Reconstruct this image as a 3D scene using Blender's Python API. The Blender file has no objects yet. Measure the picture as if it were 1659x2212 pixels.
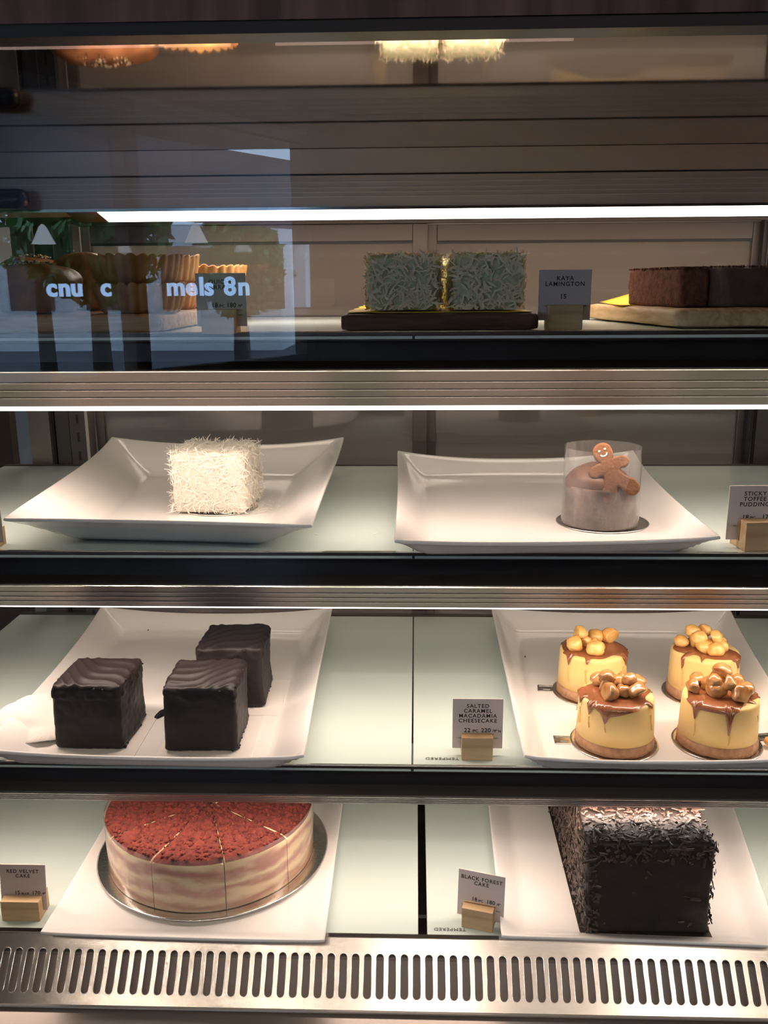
import bpy, bmesh, math, random
from math import sin, cos, pi, radians, sqrt, atan2
from mathutils import Vector, Matrix, noise
random.seed(7)
SC = bpy.context.scene
COL = SC.collection
PI = pi
# ------------------------------------------------------------------ camera (eye height is z = 0, the floor is 1.45 m lower)
YAW, PITCH, ROLL, FPX = radians(2.0), radians(13.8), radians(-.40), 2000.0
Fv = Vector((-sin(YAW)*cos(PITCH), cos(YAW)*cos(PITCH), -sin(PITCH)))
Rv = Vector((cos(YAW), sin(YAW), 0)); Uv = Rv.cross(Fv)
R2 = Rv*cos(ROLL) + Uv*sin(ROLL); U2 = Uv*cos(ROLL) - Rv*sin(ROLL)
cd = bpy.data.cameras.new('camera'); cam = bpy.data.objects.new('camera', cd); COL.objects.link(cam)
cd.sensor_fit = 'VERTICAL'; cd.sensor_height = 36; cd.lens = 36*FPX/2212; cd.clip_start = .01; cd.clip_end = 200
cam.matrix_world = Matrix(((R2.x, U2.x, -Fv.x, 0), (R2.y, U2.y, -Fv.y, 0), (R2.z, U2.z, -Fv.z, 0), (0, 0, 0, 1)))
SC.camera = cam
# ------------------------------------------------------------------ exposure, sky, lamps
SC.view_settings.view_transform = 'Standard'; SC.view_settings.look = 'None'
SC.view_settings.exposure = 0.0; SC.view_settings.gamma = 1.0; SC.view_settings.use_curve_mapping = False
W = bpy.data.worlds.new('World'); SC.world = W; W.use_nodes = True
W.node_tree.nodes['Background'].inputs[0].default_value = (.50, .70, 1.0, 1)
W.node_tree.nodes['Background'].inputs[1].default_value = 7.5
def area(name, loc, sx, sy, power, col, rx=0, rz=0):
    l = bpy.data.lights.new(name, 'AREA'); l.shape = 'RECTANGLE'; l.size = sx; l.size_y = sy; l.energy = power; l.color = col
    o = bpy.data.objects.new(name, l); COL.objects.link(o); o.location = loc; o.rotation_euler = (rx, 0, rz); return o
WARM = (1.0, .73, .58)
# the LED strips of the case: each lamp sits in its own housing (rx tilts the face: 0 = straight down, + = towards the back)
area('led_light_top', (.22, 1.040, .0675), 1.12, .02, 1.4, WARM, radians(8))
area('led_light_upper', (.0, .857, -.1150), 1.14, .012, 1.5, WARM, radians(6))
area('led_light_middle', (.0, .857, -.3098), 1.14, .012, 1.75, WARM, radians(6))
area('led_light_lower', (.0, .857, -.5222), 1.14, .012, 1.45, WARM, radians(10))
# unseen added fills for shop (behind the viewer) and kitchen side, then shop downlights
area('shop_fill_light', (.6, -1.3, 1.28), 2.2, .5, 13, (1, .84, .72))
area('kitchen_fill_light', (.1, 2.0, 1.2), 1.5, .5, 24, (1, .82, .68))
for (x, e) in ((-1.06, .9), (-.93, .6), (-.52, 1.1), (.03, 2.2), (.90, 1.6), (1.12, .5)):
    l = bpy.data.lights.new('downlight_lamp', 'SPOT'); l.energy = e*11; l.spot_size = radians(20); l.spot_blend = .4; l.shadow_soft_size = .025; l.color = (1, .84, .68)
    o = bpy.data.objects.new('downlight_lamp', l); COL.objects.link(o); o.location = (x, -1.12, 1.30)
    o.rotation_euler = Vector((x*.27-x, 1.89, -1.96)).to_track_quat('-Z', 'Y').to_euler()

# ------------------------------------------------------------------ helpers
def tag(o, label=None, cat=None, group=None, kind=None):
    if label: o['label'] = label
    if cat: o['category'] = cat
    if group: o['group'] = group
    if kind: o['kind'] = kind
    return o
def empty(name, loc=(0, 0, 0), rz=0, label=None, cat=None, group=None):
    o = bpy.data.objects.new(name, None); COL.objects.link(o); o.location = loc; o.rotation_euler = (0, 0, rz)
    o.empty_display_size = .01
    return tag(o, label, cat, group)
def link(name, bm, m, parent=None, smooth=True, loc=None, rz=None):
    me = bpy.data.meshes.new(name); bm.normal_update(); bm.to_mesh(me); bm.free()
    for p in me.polygons: p.use_smooth = smooth
    if m:
        for mm in (m if isinstance(m, (list, tuple)) else [m]): me.materials.append(mm)
    o = bpy.data.objects.new(name, me); COL.objects.link(o)
    if parent: o.parent = parent
    if loc: o.location = loc
    if rz is not None: o.rotation_euler = (0, 0, rz)
    return o
def auto(o, ang=35):
    me = o.data
    bm = bmesh.new(); bm.from_mesh(me)
    for e in bm.edges:
        if len(e.link_faces) == 2 and e.calc_face_angle(0) > radians(ang): e.smooth = False
    bm.to_mesh(me); bm.free(); return o
def copy_tree(o, parent=None):
    c = o.copy(); COL.objects.link(c)
    if parent: c.parent = parent
    for ch in list(o.children): copy_tree(ch, c)
    return c
def box(bm, x0, x1, y0, y1, z0, z1, M=None):
    vs = [bm.verts.new((x, y, z)) for x in (x0, x1) for y in (y0, y1) for z in (z0, z1)]
    for f in ((0, 1, 3, 2), (4, 6, 7, 5), (0, 4, 5, 1), (2, 3, 7, 6), (0, 2, 6, 4), (1, 5, 7, 3)):
        bm.faces.new([vs[i] for i in f])
    if M:
        for v in vs: v.co = M @ v.co
    return vs
def bev(o, w=.001, seg=2):
    b = o.modifiers.new('bevel', 'BEVEL'); b.width = w; b.segments = seg; b.limit_method = 'ANGLE'; b.angle_limit = radians(40); return o
def boxo(name, b, m, parent=None, bevel=0, M=None):
    bm = bmesh.new(); box(bm, *b, M=M); o = link(name, bm, m, parent, smooth=False)
    if bevel: bev(o, bevel)
    return o
def extrude_x(name, prof, x0, x1, m, parent=None, closed=True):
    bm = bmesh.new(); n = len(prof)
    a = [bm.verts.new((x0, y, z)) for y, z in prof]; b = [bm.verts.new((x1, y, z)) for y, z in prof]
    for i in range(n if closed else n-1):
        j = (i+1) % n; bm.faces.new((a[i], a[j], b[j], b[i]))
    if closed: bm.faces.new(a[::-1]); bm.faces.new(b)
    bmesh.ops.recalc_face_normals(bm, faces=bm.faces)
    return link(name, bm, m, parent, smooth=False)
def lathe(bm, prof, n=64, fr=None, cap=True):
    rings = []
    for r, z in prof:
        rings.append([bm.verts.new(((r if not fr else fr(r, z, 2*PI*i/n))*cos(2*PI*i/n), (r if not fr else fr(r, z, 2*PI*i/n))*sin(2*PI*i/n), z)) for i in range(n)])
    for a, b in zip(rings, rings[1:]):
        for i in range(n):
            j = (i+1) % n; bm.faces.new((a[i], a[j], b[j], b[i]))
    if cap: bm.faces.new(rings[0][::-1]); bm.faces.new(rings[-1])
    return rings
def nz(p, s=1, seed=0): return noise.noise(Vector((p[0]*s+seed*7.3, p[1]*s-seed*3.1, p[2]*s+seed*1.7)))
def rbox(w, d, h, r, cuts=24):
    """rounded block standing on z=0, centred in x and y"""
    bm = bmesh.new(); bmesh.ops.create_cube(bm, size=1)
    bmesh.ops.subdivide_edges(bm, edges=bm.edges, cuts=cuts, use_grid_fill=True)
    hv = Vector((w/2, d/2, h/2))
    for v in bm.verts:
        p = Vector((v.co.x*w, v.co.y*d, v.co.z*h))
        q = Vector([max(-hv[i]+r, min(hv[i]-r, p[i])) for i in range(3)])
        dd = p - q
        if dd.length > 1e-9: p = q + dd.normalized()*r
        v.co = p + Vector((0, 0, h/2))
    return bm

# ------------------------------------------------------------------ materials
def mat(name, col, rough=.5, metal=0, bump=0, bscale=200, var=0, vscale=40, stretch=(1, 1, 1), col2=None, sss=0, sssr=.005, spec=.5, coat=0, aniso=0, detail=4, transl=0):
    m = bpy.data.materials.new(name); m.use_nodes = True; nt = m.node_tree; N = nt.nodes; L = nt.links
    b = N['Principled BSDF']
    b.inputs['Base Color'].default_value = (*col, 1); b.inputs['Roughness'].default_value = rough; b.inputs['Metallic'].default_value = metal
    b.inputs['Specular IOR Level'].default_value = spec
    if coat: b.inputs['Coat Weight'].default_value = coat; b.inputs['Coat Roughness'].default_value = .08
    if sss:
        b.inputs['Subsurface Weight'].default_value = sss; b.inputs['Subsurface Scale'].default_value = sssr
        b.inputs['Subsurface Radius'].default_value = (1, .7, .45)
    tc = N.new('ShaderNodeTexCoord'); mp = N.new('ShaderNodeMapping'); mp.inputs['Scale'].default_value = stretch
    L.new(tc.outputs['Object'], mp.inputs['Vector'])
    if col2:
        n = N.new('ShaderNodeTexNoise'); n.inputs['Scale'].default_value = vscale; n.inputs['Detail'].default_value = detail
        L.new(mp.outputs[0], n.inputs['Vector'])
        r = N.new('ShaderNodeValToRGB'); r.color_ramp.elements[0].color = (*col, 1); r.color_ramp.elements[1].color = (*col2, 1)
        r.color_ramp.elements[0].position = .5-.18; r.color_ramp.elements[1].position = .5+.18
        L.new(n.outputs['Fac'], r.inputs[0]); L.new(r.outputs[0], b.inputs['Base Color'])
    if bump:
        n2 = N.new('ShaderNodeTexNoise'); n2.inputs['Scale'].default_value = bscale; n2.inputs['Detail'].default_value = 5
        L.new(mp.outputs[0], n2.inputs['Vector'])
        bp = N.new('ShaderNodeBump'); bp.inputs['Strength'].default_value = bump; bp.inputs['Distance'].default_value = .001
        L.new(n2.outputs['Fac'], bp.inputs['Height']); L.new(bp.outputs[0], b.inputs['Normal'])
    if aniso:
        b.inputs['Anisotropic'].default_value = aniso
        cx = N.new('ShaderNodeCombineXYZ'); cx.inputs[0].default_value = 1; L.new(cx.outputs[0], b.inputs['Tangent']); b.inputs['Anisotropic Rotation'].default_value = .25
    return m
def emis(name, col, s):
    m = bpy.data.materials.new(name); m.use_nodes = True; N = m.node_tree.nodes; N.clear()
    e = N.new('ShaderNodeEmission'); e.inputs[0].default_value = (*col, 1); e.inputs[1].default_value = s
    o = N.new('ShaderNodeOutputMaterial'); m.node_tree.links.new(e.outputs[0], o.inputs[0]); return m
def glassm(name, tint=(1, 1, 1), ior=1.5, rough=0, boost=1.0, haze=0, hazecol=(.8, .8, .8), wrinkle=0):
    """thin clear sheet: fresnel reflection over straight transmission"""
    m = bpy.data.materials.new(name); m.use_nodes = True; nt = m.node_tree; N = nt.nodes; L = nt.links; N.clear()
    t = N.new('ShaderNodeBsdfTransparent'); t.inputs[0].default_value = (*tint, 1)
    g = N.new('ShaderNodeBsdfGlossy'); g.inputs['Roughness'].default_value = rough
    f = N.new('ShaderNodeFresnel'); f.inputs['IOR'].default_value = ior
    ml = N.new('ShaderNodeMath'); ml.operation = 'MULTIPLY'; ml.inputs[1].default_value = boost; ml.use_clamp = True
    mx = N.new('ShaderNodeMixShader'); o = N.new('ShaderNodeOutputMaterial')
    ge = N.new('ShaderNodeNewGeometry'); mr0 = N.new('ShaderNodeMapRange'); mr0.inputs[3].default_value = ior; mr0.inputs[4].default_value = 1/ior
    L.new(ge.outputs['Backfacing'], mr0.inputs[0]); L.new(mr0.outputs[0], f.inputs['IOR'])
    L.new(f.outputs[0], ml.inputs[0]); L.new(ml.outputs[0], mx.inputs[0]); L.new(g.outputs[0], mx.inputs[2])
    src = t.outputs[0]
    if haze:
        d = N.new('ShaderNodeBsdfDiffuse'); d.inputs[0].default_value = (*hazecol, 1)
        m2 = N.new('ShaderNodeMixShader'); m2.inputs[0].default_value = haze
        if wrinkle:
            tc = N.new('ShaderNodeTexCoord'); mp = N.new('ShaderNodeMapping'); mp.inputs['Scale'].default_value = (1, 1, .4); n = N.new('ShaderNodeTexNoise'); n.inputs['Scale'].default_value = wrinkle; n.inputs['Detail'].default_value = 3
            mr = N.new('ShaderNodeMapRange'); mr.inputs[1].default_value = .44; mr.inputs[2].default_value = .58; mr.inputs[3].default_value = haze*.25; mr.inputs[4].default_value = min(1, haze*1.9)
            L.new(tc.outputs['Object'], mp.inputs[0]); L.new(mp.outputs[0], n.inputs['Vector']); L.new(n.outputs['Fac'], mr.inputs[0]); L.new(mr.outputs[0], m2.inputs[0])
            bp = N.new('ShaderNodeBump'); bp.inputs['Distance'].default_value = .0012; bp.inputs['Strength'].default_value = .6
            L.new(n.outputs['Fac'], bp.inputs['Height']); L.new(bp.outputs[0], g.inputs['Normal'])
        L.new(t.outputs[0], m2.inputs[1]); L.new(d.outputs[0], m2.inputs[2]); src = m2.outputs[0]
    L.new(src, mx.inputs[1]); L.new(mx.outputs[0], o.inputs[0]); return m
def wood(name, c1, c2, axis=0, sc=1.0, rough=.55):
    m = mat(name, c1, rough); nt = m.node_tree; N = nt.nodes; L = nt.links; b = N['Principled BSDF']
    tc = N.new('ShaderNodeTexCoord'); mp = N.new('ShaderNodeMapping')
    s = [90*sc, 90*sc, 90*sc]; s[axis] = 7*sc; mp.inputs['Scale'].default_value = s
    n = N.new('ShaderNodeTexNoise'); n.inputs['Scale'].default_value = 1.6; n.inputs['Detail'].default_value = 6; n.inputs['Distortion'].default_value = .8
    r = N.new('ShaderNodeValToRGB'); r.color_ramp.elements[0].position = .35; r.color_ramp.elements[1].position = .65
    r.color_ramp.elements[0].color = (*c1, 1); r.color_ramp.elements[1].color = (*c2, 1)
    bp = N.new('ShaderNodeBump'); bp.inputs['Distance'].default_value = .0005; bp.inputs['Strength'].default_value = .5
    L.new(tc.outputs['Object'], mp.inputs[0]); L.new(mp.outputs[0], n.inputs['Vector']); L.new(n.outputs['Fac'], r.inputs[0])
    L.new(r.outputs[0], b.inputs['Base Color']); L.new(n.outputs['Fac'], bp.inputs['Height']); L.new(bp.outputs[0], b.inputs['Normal'])
    return m
M = {}
M['steel'] = mat('brushed_steel', (.56, .52, .49), .34, 1, bump=.05, bscale=60, stretch=(1, 40, 40), aniso=.75)
M['vent'] = mat('vent_steel', (.74, .66, .61), .22, 1, bump=.06, bscale=60, stretch=(1, 40, 40), aniso=.85)
M['alu'] = mat('anodised_aluminium', (.13, .118, .11), .42, 1, bump=.04, bscale=60, stretch=(1, 40, 40))
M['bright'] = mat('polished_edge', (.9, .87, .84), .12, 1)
M['rib'] = mat('rib_highlight', (.75, .68, .63), .3, .6)  # pale tone paints in the glints along the ribs
M['mirror'] = mat('polished_ceiling_steel', (.70, .65, .60), .035, 1)
M['ledface'] = emis('led_diffuser', (1, .93, .87), 4.0)
M['black'] = mat('black_rubber', (.012, .012, .014), .35)
M['darkmet'] = mat('dark_frame', (.10, .088, .082), .38, .6)
M['frame'] = mat('door_frame', (.13, .11, .10), .36, .7, bump=.05, bscale=60, stretch=(1, 40, 40))
M['shelf'] = mat('frosted_shelf_glass', (.60, .70, .665), .22, spec=.6)
M['shelfedge'] = mat('shelf_glass_edge', (.55, .72, .66), .1)
M['plate'] = mat('white_porcelain', (.86, .84, .82), .12, spec=.55, coat=.3)
M['glass'] = glassm('clear_glass', (.97, .98, .98), 1.5, 0, 1.15)
M['winglass'] = glassm('window_glass', (.95, .97, .97), 1.45, 0, 1.0)
M['collar'] = glassm('clear_plastic_collar', (.97, .97, .97), 1.45, .08, 1.5, .10, (.8, .76, .74))
M['fogcollar'] = glassm('smeared_plastic_collar', (.97, .96, .96), 1.45, .12, 1.4, .34, (.22, .155, .13), wrinkle=75)
M['door'] = glassm('door_acrylic', (.88, .86, .84), 1.5, .02, 1.2, .26, (.42, .37, .33))
M['coco_w'] = mat('white_coconut', (.88, .84, .75), .6, sss=.3, sssr=.003)
M['coco_g'] = mat('greenish_coconut', (.97, .84, .60), .6, sss=.2, sssr=.003)
M['sponge_g'] = mat('pandan_sponge', (.52, .56, .28), .8, bump=.6, bscale=300, col2=(.74, .77, .55), vscale=120)
M['sponge_w'] = mat('white_sponge', (.72, .67, .58), .8, bump=.5, bscale=300)
M['yellow'] = mat('yellow_paper', (.85, .60, .07), .5)
M['walnut'] = wood('walnut_board', (.05, .022, .012), (.12, .055, .03), 0)
M['oak'] = wood('oak_board', (.42, .26, .13), (.60, .41, .23), 0)
M['pine'] = wood('pine_board', (.48, .31, .15), (.70, .50, .28), 1)
M['block'] = wood('card_block', (.50, .33, .17), (.66, .47, .27), 0, .7)
M['card'] = mat('card_paper', (.64, .55, .51), .7)
M['ink'] = mat('black_ink', (.02, .015, .015), .7)
M['crust'] = mat('baked_pastry', (.30, .12, .035), .6, bump=.7, bscale=160, col2=(.62, .34, .13), vscale=35, sss=.1)
M['crustd'] = mat('dark_baked_pastry', (.17, .060, .022), .45, bump=.8, bscale=120, col2=(.42, .19, .08), vscale=34)
M['filling'] = mat('quiche_filling', (.70, .36, .07), .5, bump=.7, bscale=200, col2=(.85, .56, .16), vscale=70)
M['sesame'] = mat('sesame_seed', (.75, .62, .42), .5)
M['sesameb'] = mat('black_sesame', (.03, .025, .02), .4)
M['cocoa'] = mat('cocoa_dusting', (.10, .035, .018), .9, bump=1, bscale=450, col2=(.20, .075, .04), vscale=160)
M['choc'] = mat('chocolate_frosting', (.017, .0125, .012), .45, bump=.25, bscale=60, spec=.22)
M['chocside'] = mat('chocolate_loaf_cut', (.050, .030, .024), .7, bump=.5, bscale=200, col2=(.075, .045, .035), vscale=60)
M['bforest'] = mat('dark_cake_side', (.016, .011, .009), .6, bump=.8, bscale=180, col2=(.028, .02, .016), vscale=50)
M['shave'] = mat('chocolate_shavings', (.050, .030, .024), .32, col2=(.10, .062, .05), vscale=80)
M['cheese'] = mat('cheesecake', (.82, .57, .21), .5, bump=.1, bscale=100, col2=(.88, .65, .29), vscale=25, sss=.35, sssr=.006)
M['biscuit'] = mat('biscuit_base', (.34, .17, .09), .8, bump=1, bscale=260, col2=(.50, .29, .17), vscale=160)
M['caramel'] = mat('caramel', (.23, .075, .028), .25, col2=(.32, .12, .05), vscale=40, bump=.15, bscale=120, coat=.4, sss=.1)
M['drip'] = mat('thin_caramel_stain', (.74, .42, .11), .3, coat=.3)
M['nut'] = mat('macadamia', (.80, .36, .07), .35, bump=.4, bscale=150, col2=(.95, .66, .25), vscale=70, coat=.35, sss=.25, sssr=.004)
M['nutg'] = mat('shaded_glazed_macadamia', (.30, .10, .022), .22, bump=.4, bscale=150, col2=(.60, .34, .13), vscale=60, coat=.6, sss=.2, sssr=.004)  # darker copy for the front cakes, their shade put into the colour
M['silver'] = mat('silver_cake_board', (.78, .76, .72), .22, 1, bump=.3, bscale=300)
M['pcard'] = mat('white_card_board', (.80, .76, .72), .6)
M['choct'] = mat('milk_chocolate_mousse', (.13, .055, .030), .42, bump=.2, bscale=60)
M['gbread'] = mat('gingerbread', (.15, .060, .024), .75, bump=1, bscale=330, col2=(.20, .088, .038), vscale=120)
M['icing'] = mat('white_icing', (.92, .86, .78), .4)
M['toffee'] = mat('toffee_sponge', (.035, .018, .012), .8, bump=1, bscale=200, col2=(.22, .14, .11), vscale=70, detail=6)
M['redcr'] = mat('red_velvet_crumbs', (.065, .008, .005), .95, bump=1, bscale=380, col2=(.15, .022, .012), vscale=170)
M['backing'] = mat('added_backing_metal', (.50, .42, .37), .6)
M['digit'] = emis('blue_digit', (.1, .15, 1), 3)

# ------------------------------------------------------------------ the shop and kitchen around the case
def struct(o, lab=None): o['kind'] = 'structure'; return o
M['wallk'] = mat('kitchen_wall', (.40, .33, .28), .6, col2=(.30, .25, .21), vscale=1.2, stretch=(1, 1, .3))
M['brownwall'] = wood('brown_panelling', (.05, .025, .015), (.09, .045, .028), 2, .05)
M['floorm'] = mat('shop_floor', (.05, .045, .042), .35, col2=(.07, .062, .06), vscale=3)
M['ceil'] = mat('shop_ceiling', (.10, .085, .08), .8)
M['mull'] = wood('window_timber', (.13, .06, .03), (.20, .10, .055), 2, .1)
struct(boxo('floor', (-6, 5, -10, 3.2, -1.55, -1.45), M['floorm']))
struct(boxo('ceiling', (-6, 5, -10, 3.2, 1.5, 1.6), M['ceil']))
struct(boxo('wall_back', (-6, 5, 3.0, 3.2, -1.45, 1.5), M['wallk']))
struct(boxo('wall_right', (4.8, 5, -8.3, 3.0, -1.45, 1.5), M['brownwall']))
struct(boxo('wall_left', (-6, -5.8, -.05, 3.0, -1.45, 1.5), M['brownwall']))
struct(boxo('wall_front', (-1.02, 4.8, -7.7, -7.6, -1.45, 1.5), M['brownwall']))
# slanting window front: from A (near, left) to B (far, right)
A = Vector((-5.8, .35, 0)); B = Vector((-1.02, -7.6, 0)); D = (B-A); LW = D.length; ang = atan2(D.y, D.x)
WM = Matrix.Translation(A) @ Matrix.Rotation(ang, 4, 'Z')
ZSILL, ZHEAD = -.62, 1.28
struct(boxo('wall_window_side', (0, LW, -.06, .06, -1.45, ZSILL), M['mull'], M=WM))
struct(boxo('trim_1', (0, LW, -.06, .06, ZHEAD, 1.5), M['mull'], M=WM))
M['palerail'] = mat('pale_window_rail', (.75, .66, .58), .4)
struct(boxo('trim_2', (0, LW, .06, .075, ZHEAD, ZHEAD+.03), M['palerail'], M=WM))
struct(boxo('trim_3', (0, LW, .06, .07, ZHEAD-.085, ZHEAD-.06), M['palerail'], M=WM))
xs = [LW-k*2.06 for k in range(4, -1, -1)]
for i, x in enumerate(xs):
    struct(boxo('trim_%d' % (i+4), (x-.07, x+.07, -.07, .07, ZSILL, ZHEAD), M['mull'], M=WM))
xs = [0]+xs
for i in range(len(xs)-1):
    struct(boxo('window_%d' % (i+1), (xs[i]+.07, xs[i+1]-.07, -.005, .005, ZSILL, ZHEAD), M['winglass'], M=WM))
aw = empty('added_awning', (0, 0, 0), 0, 'added grey blue street cover outside, darkening the upper reflected windows', 'added_awning')  # invented outside the windows to darken their upper reflection
boxo('shade_canopy', (-2, LW+4, -2.6, -1.5, 1.30, 1.36), mat('shade_cloth', (.20, .24, .33), .8), aw, M=WM)
boxo('shade_valance', (-2, LW+4, -2.62, -2.56, .72, 1.30), mat('shade_valance_cloth', (.16, .19, .27), .8), aw, M=WM)
# outside
M['street'] = mat('pavement', (.055, .06, .07), .8)
M['leafm'] = mat('tree_leaves', (.10, .24, .06), .5, col2=(.22, .42, .12), vscale=2)
M['bark'] = mat('bark', (.08, .055, .04), .9)
M['facade'] = mat('pale_facade', (.7, .71, .73), .8)
struct(boxo('ground_outside', (-30, -1, -34, 4, -1.62, -1.56), M['street']))
def tree(x, y, h, r, lab):
    t = empty('street_tree', (x, y, -1.56), 0, lab, 'tree')
    bm = bmesh.new(); lathe(bm, [(.16, 0), (.12, h*.4), (.06, h*.8)], 10); link('trunk', bm, M['bark'], t)
    bm = bmesh.new()
    for k in range(2600):
        u = Vector((random.gauss(0, 1), random.gauss(0, 1), random.gauss(0, 1))).normalized()*random.random()**.4
        c = Vector((u.x*r, u.y*r, h*.72+u.z*h*.34)); s = .09+random.random()*.08
        a = Vector((random.gauss(0, 1), random.gauss(0, 1), random.gauss(0, 1))).normalized()*s; b_ = a.orthogonal().normalized()*s*.5
        bm.faces.new([bm.verts.new(c+q) for q in (a, b_, -a, -b_)])
    link('foliage', bm, M['leafm'], t, False); return t
tree(-5.6, -9.0, 3.2, 1.0, 'bushy street tree outside the nearest window bays')
tree(-4.6, -12.5, 3.4, 1.1, 'street tree outside, beyond the middle window bays')
tree(-2.9, -14.5, 2.7, .7, 'slim street tree outside the farthest window bays')
tree(-8.5, -10.5, 4.2, 1.5, 'tall street tree far outside at the left of the reflected windows')
tree(-6.8, -16.0, 4.6, 1.7, 'broad street tree standing before the pale building')
b = empty('building', (-6.5, -24, -1.56), 0, 'pale building across the street seen in the glass reflection', 'building')
boxo('wall', (-6, 3.2, -2, 2, 0, 3.0), M['facade'], b)
for k in range(5): boxo('window', (-5.4+k*1.9, -4.3+k*1.9, 1.98, 2.03, 1.0, 2.5), M['darkmet'], b)
# lamps of the shop mirrored in the front glass
M['linlamp'] = emis('linear_lamp', (1, .70, .58), 5)
M['conelamp'] = emis('cone_lamp', (.72, .86, 1), 3.2)  # bluish glow stands in for window light on the shades
for (x0, x1, lab) in ((-1.95, -.74, 'slim warm linear lamp reflected at the upper left of the case'), (-.56, .62, 'slim warm linear lamp reflected across the green coconut cakes')):
    t = empty('linear_lamp', (x0, -2.9, .93), 0, lab, 'lamp'); boxo('tube', (0, x1-x0, -.01, .01, 0, .015), M['linlamp'], t)
    boxo('housing', (0, x1-x0, -.02, .02, .016, .05), M['darkmet'], t)
    for xx in (.1, x1-x0-.1): boxo('cable', (xx-.002, xx+.002, -.002, .002, .05, .57), M['black'], t)
for (x, lab) in ((-1.96, 'white cone pendant lamp reflected above the sesame bun'), (-1.15, 'white cone pendant lamp reflected above the quiche price card')):
    t = empty('pendant_lamp', (x, -3.9, .26), 0, lab, 'lamp')
    bm = bmesh.new(); lathe(bm, [(.062, -.04), (.05, -.02), (.02, .045), (.006, .06)], 24, cap=False); link('lamp_shade', bm, M['conelamp'], t)
    boxo('cable', (-.002, .002, -.002, .002, .055, 1.24), M['pine'], t)

# ------------------------------------------------------------------ text
def text(name, body, size, m, parent, loc, rot=(PI/2, 0, 0), bold=0.0, spacing=1.1, align='CENTER', thick=.00005, sx=1):
    c = bpy.data.curves.new(name, 'FONT'); c.body = body; c.size = size; c.align_x = align; c.space_character = spacing
    c.offset = bold; c.extrude = thick; c.resolution_u = 3
    tmp = bpy.data.objects.new(name, c); COL.objects.link(tmp)
    dg = bpy.context.evaluated_depsgraph_get(); me = bpy.data.meshes.new_from_object(tmp.evaluated_get(dg))
    bpy.data.objects.remove(tmp); bpy.data.curves.remove(c)
    me.materials.clear(); me.materials.append(m)
    o = bpy.data.objects.new(name, me); COL.objects.link(o); o.parent = parent; o.location = loc; o.rotation_euler = rot; o.scale = (sx, 1, 1)
    return o
# neon lettering hanging in the window front, seen mirrored in the case glass
M['neon'] = emis('neon_letters', (.35, .60, 1), 9)
def neon(body, x, z, size, lab):
    # hung at y = -4.3, turned towards the street
    t = empty('neon_sign', (x, -3.7, z), 0, lab, 'sign')
    dx = 0
    for ch in body:
        if ch == ' ': dx += size*.36; continue
        o = text('letter', ch, size, M['neon'], t, (dx, 0, 0), rot=(PI/2, 0, 0), bold=.004, thick=.006, align='LEFT'); dx += o.dimensions.x*1.0+size*.07
    return t
neon('cnu  c', -1.89, -.045, .125, 'glowing blue window lettering mirrored in front of the quiche stack')
neon('mels 8n', -1.27, -.045, .125, 'glowing blue window lettering mirrored across the quiche price card')

# ------------------------------------------------------------------ the display case
XL, XR = -.60, .80
case = empty('display_case', (0, 0, 0), 0, 'stainless steel refrigerated cake display case with mirrored ceiling and slotted front vent', 'display case')
ZT = .137
boxo('mirrored_ceiling', (XL, XR, .562, 1.30, ZT, ZT+.004), M['mirror'], case)
extrude_x('top_rim', [(.545, .139), (.545, .34), (.60, .36), (.60, .139)], XL, XR, wood('lacquered_top_rim', (.085, .048, .045), (.19, .10, .09), 2, .35, rough=.2), case)
boxo('rim_gasket', (XL, XR, .546, .566, .1325, .1405), M['black'], case)
gl = boxo('front_glass', (XL, XR, .556, .5605, -.86, .1335), M['glass'], case)
# top lamp housing
zz = [(.0, .1365)]
Y0 = 1.016
prof = [(Y0, ZT-.0004), (Y0, .1125), (Y0+.0015, .1120), (Y0+.0015, .1110), (Y0, .1105)]

prof += [(Y0, .0795), (Y0+.005, .0795), (Y0+.07, .0765), (Y0+.07, ZT-.0004)]
extrude_x('lamp_housing', prof, XL, XR, mat('satin_housing', (.60, .52, .47), .40, .6, bump=.04, bscale=60, stretch=(1, 40, 40)), case)
for z in (.1040, .0985, .0940, .0895): boxo('housing_rib', (XL, XR, Y0-.0009, Y0+.0002, z-.0003, z+.0003), M['rib'], case)
boxo('housing_joint', (XL, XR, Y0-.0006, Y0, .1108, .1118), M['black'], case)
extrude_x('housing_lip', [(Y0-.0014, .0795), (Y0-.0014, .0766), (Y0+.0006, .0766), (Y0+.0006, .0795)], XL, XR, M['bright'], case)
bm = bmesh.new()
pf = [(Y0+.0012, .0782), (Y0+.0016, .0771), (Y0+.041, .0690), (Y0+.042, .0790)]
extrude_x('led_strip', pf, -.338, .74, M['ledface'], case)
extrude_x('end_cap', pf, -.372, -.3385, M['alu'], case)
# thermometer
t = empty('thermometer', (-.444, .985, .0885), 0, 'dark oval digital thermometer with a blue digit, upper left under the mirrored ceiling', 'thermometer')
bm = rbox(.088, .02, .021, .0098, 14); link('housing', bm, mat('thermometer_shell', (.02, .025, .035), .12), t, loc=(0, .010, -.0105))
text('digit', '3', .010, M['digit'], t, (-.008, -.0006, -.0038))
boxo('bracket', (-.03, .03, .020, .0309, -.006, .006), M['black'], t)
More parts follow.
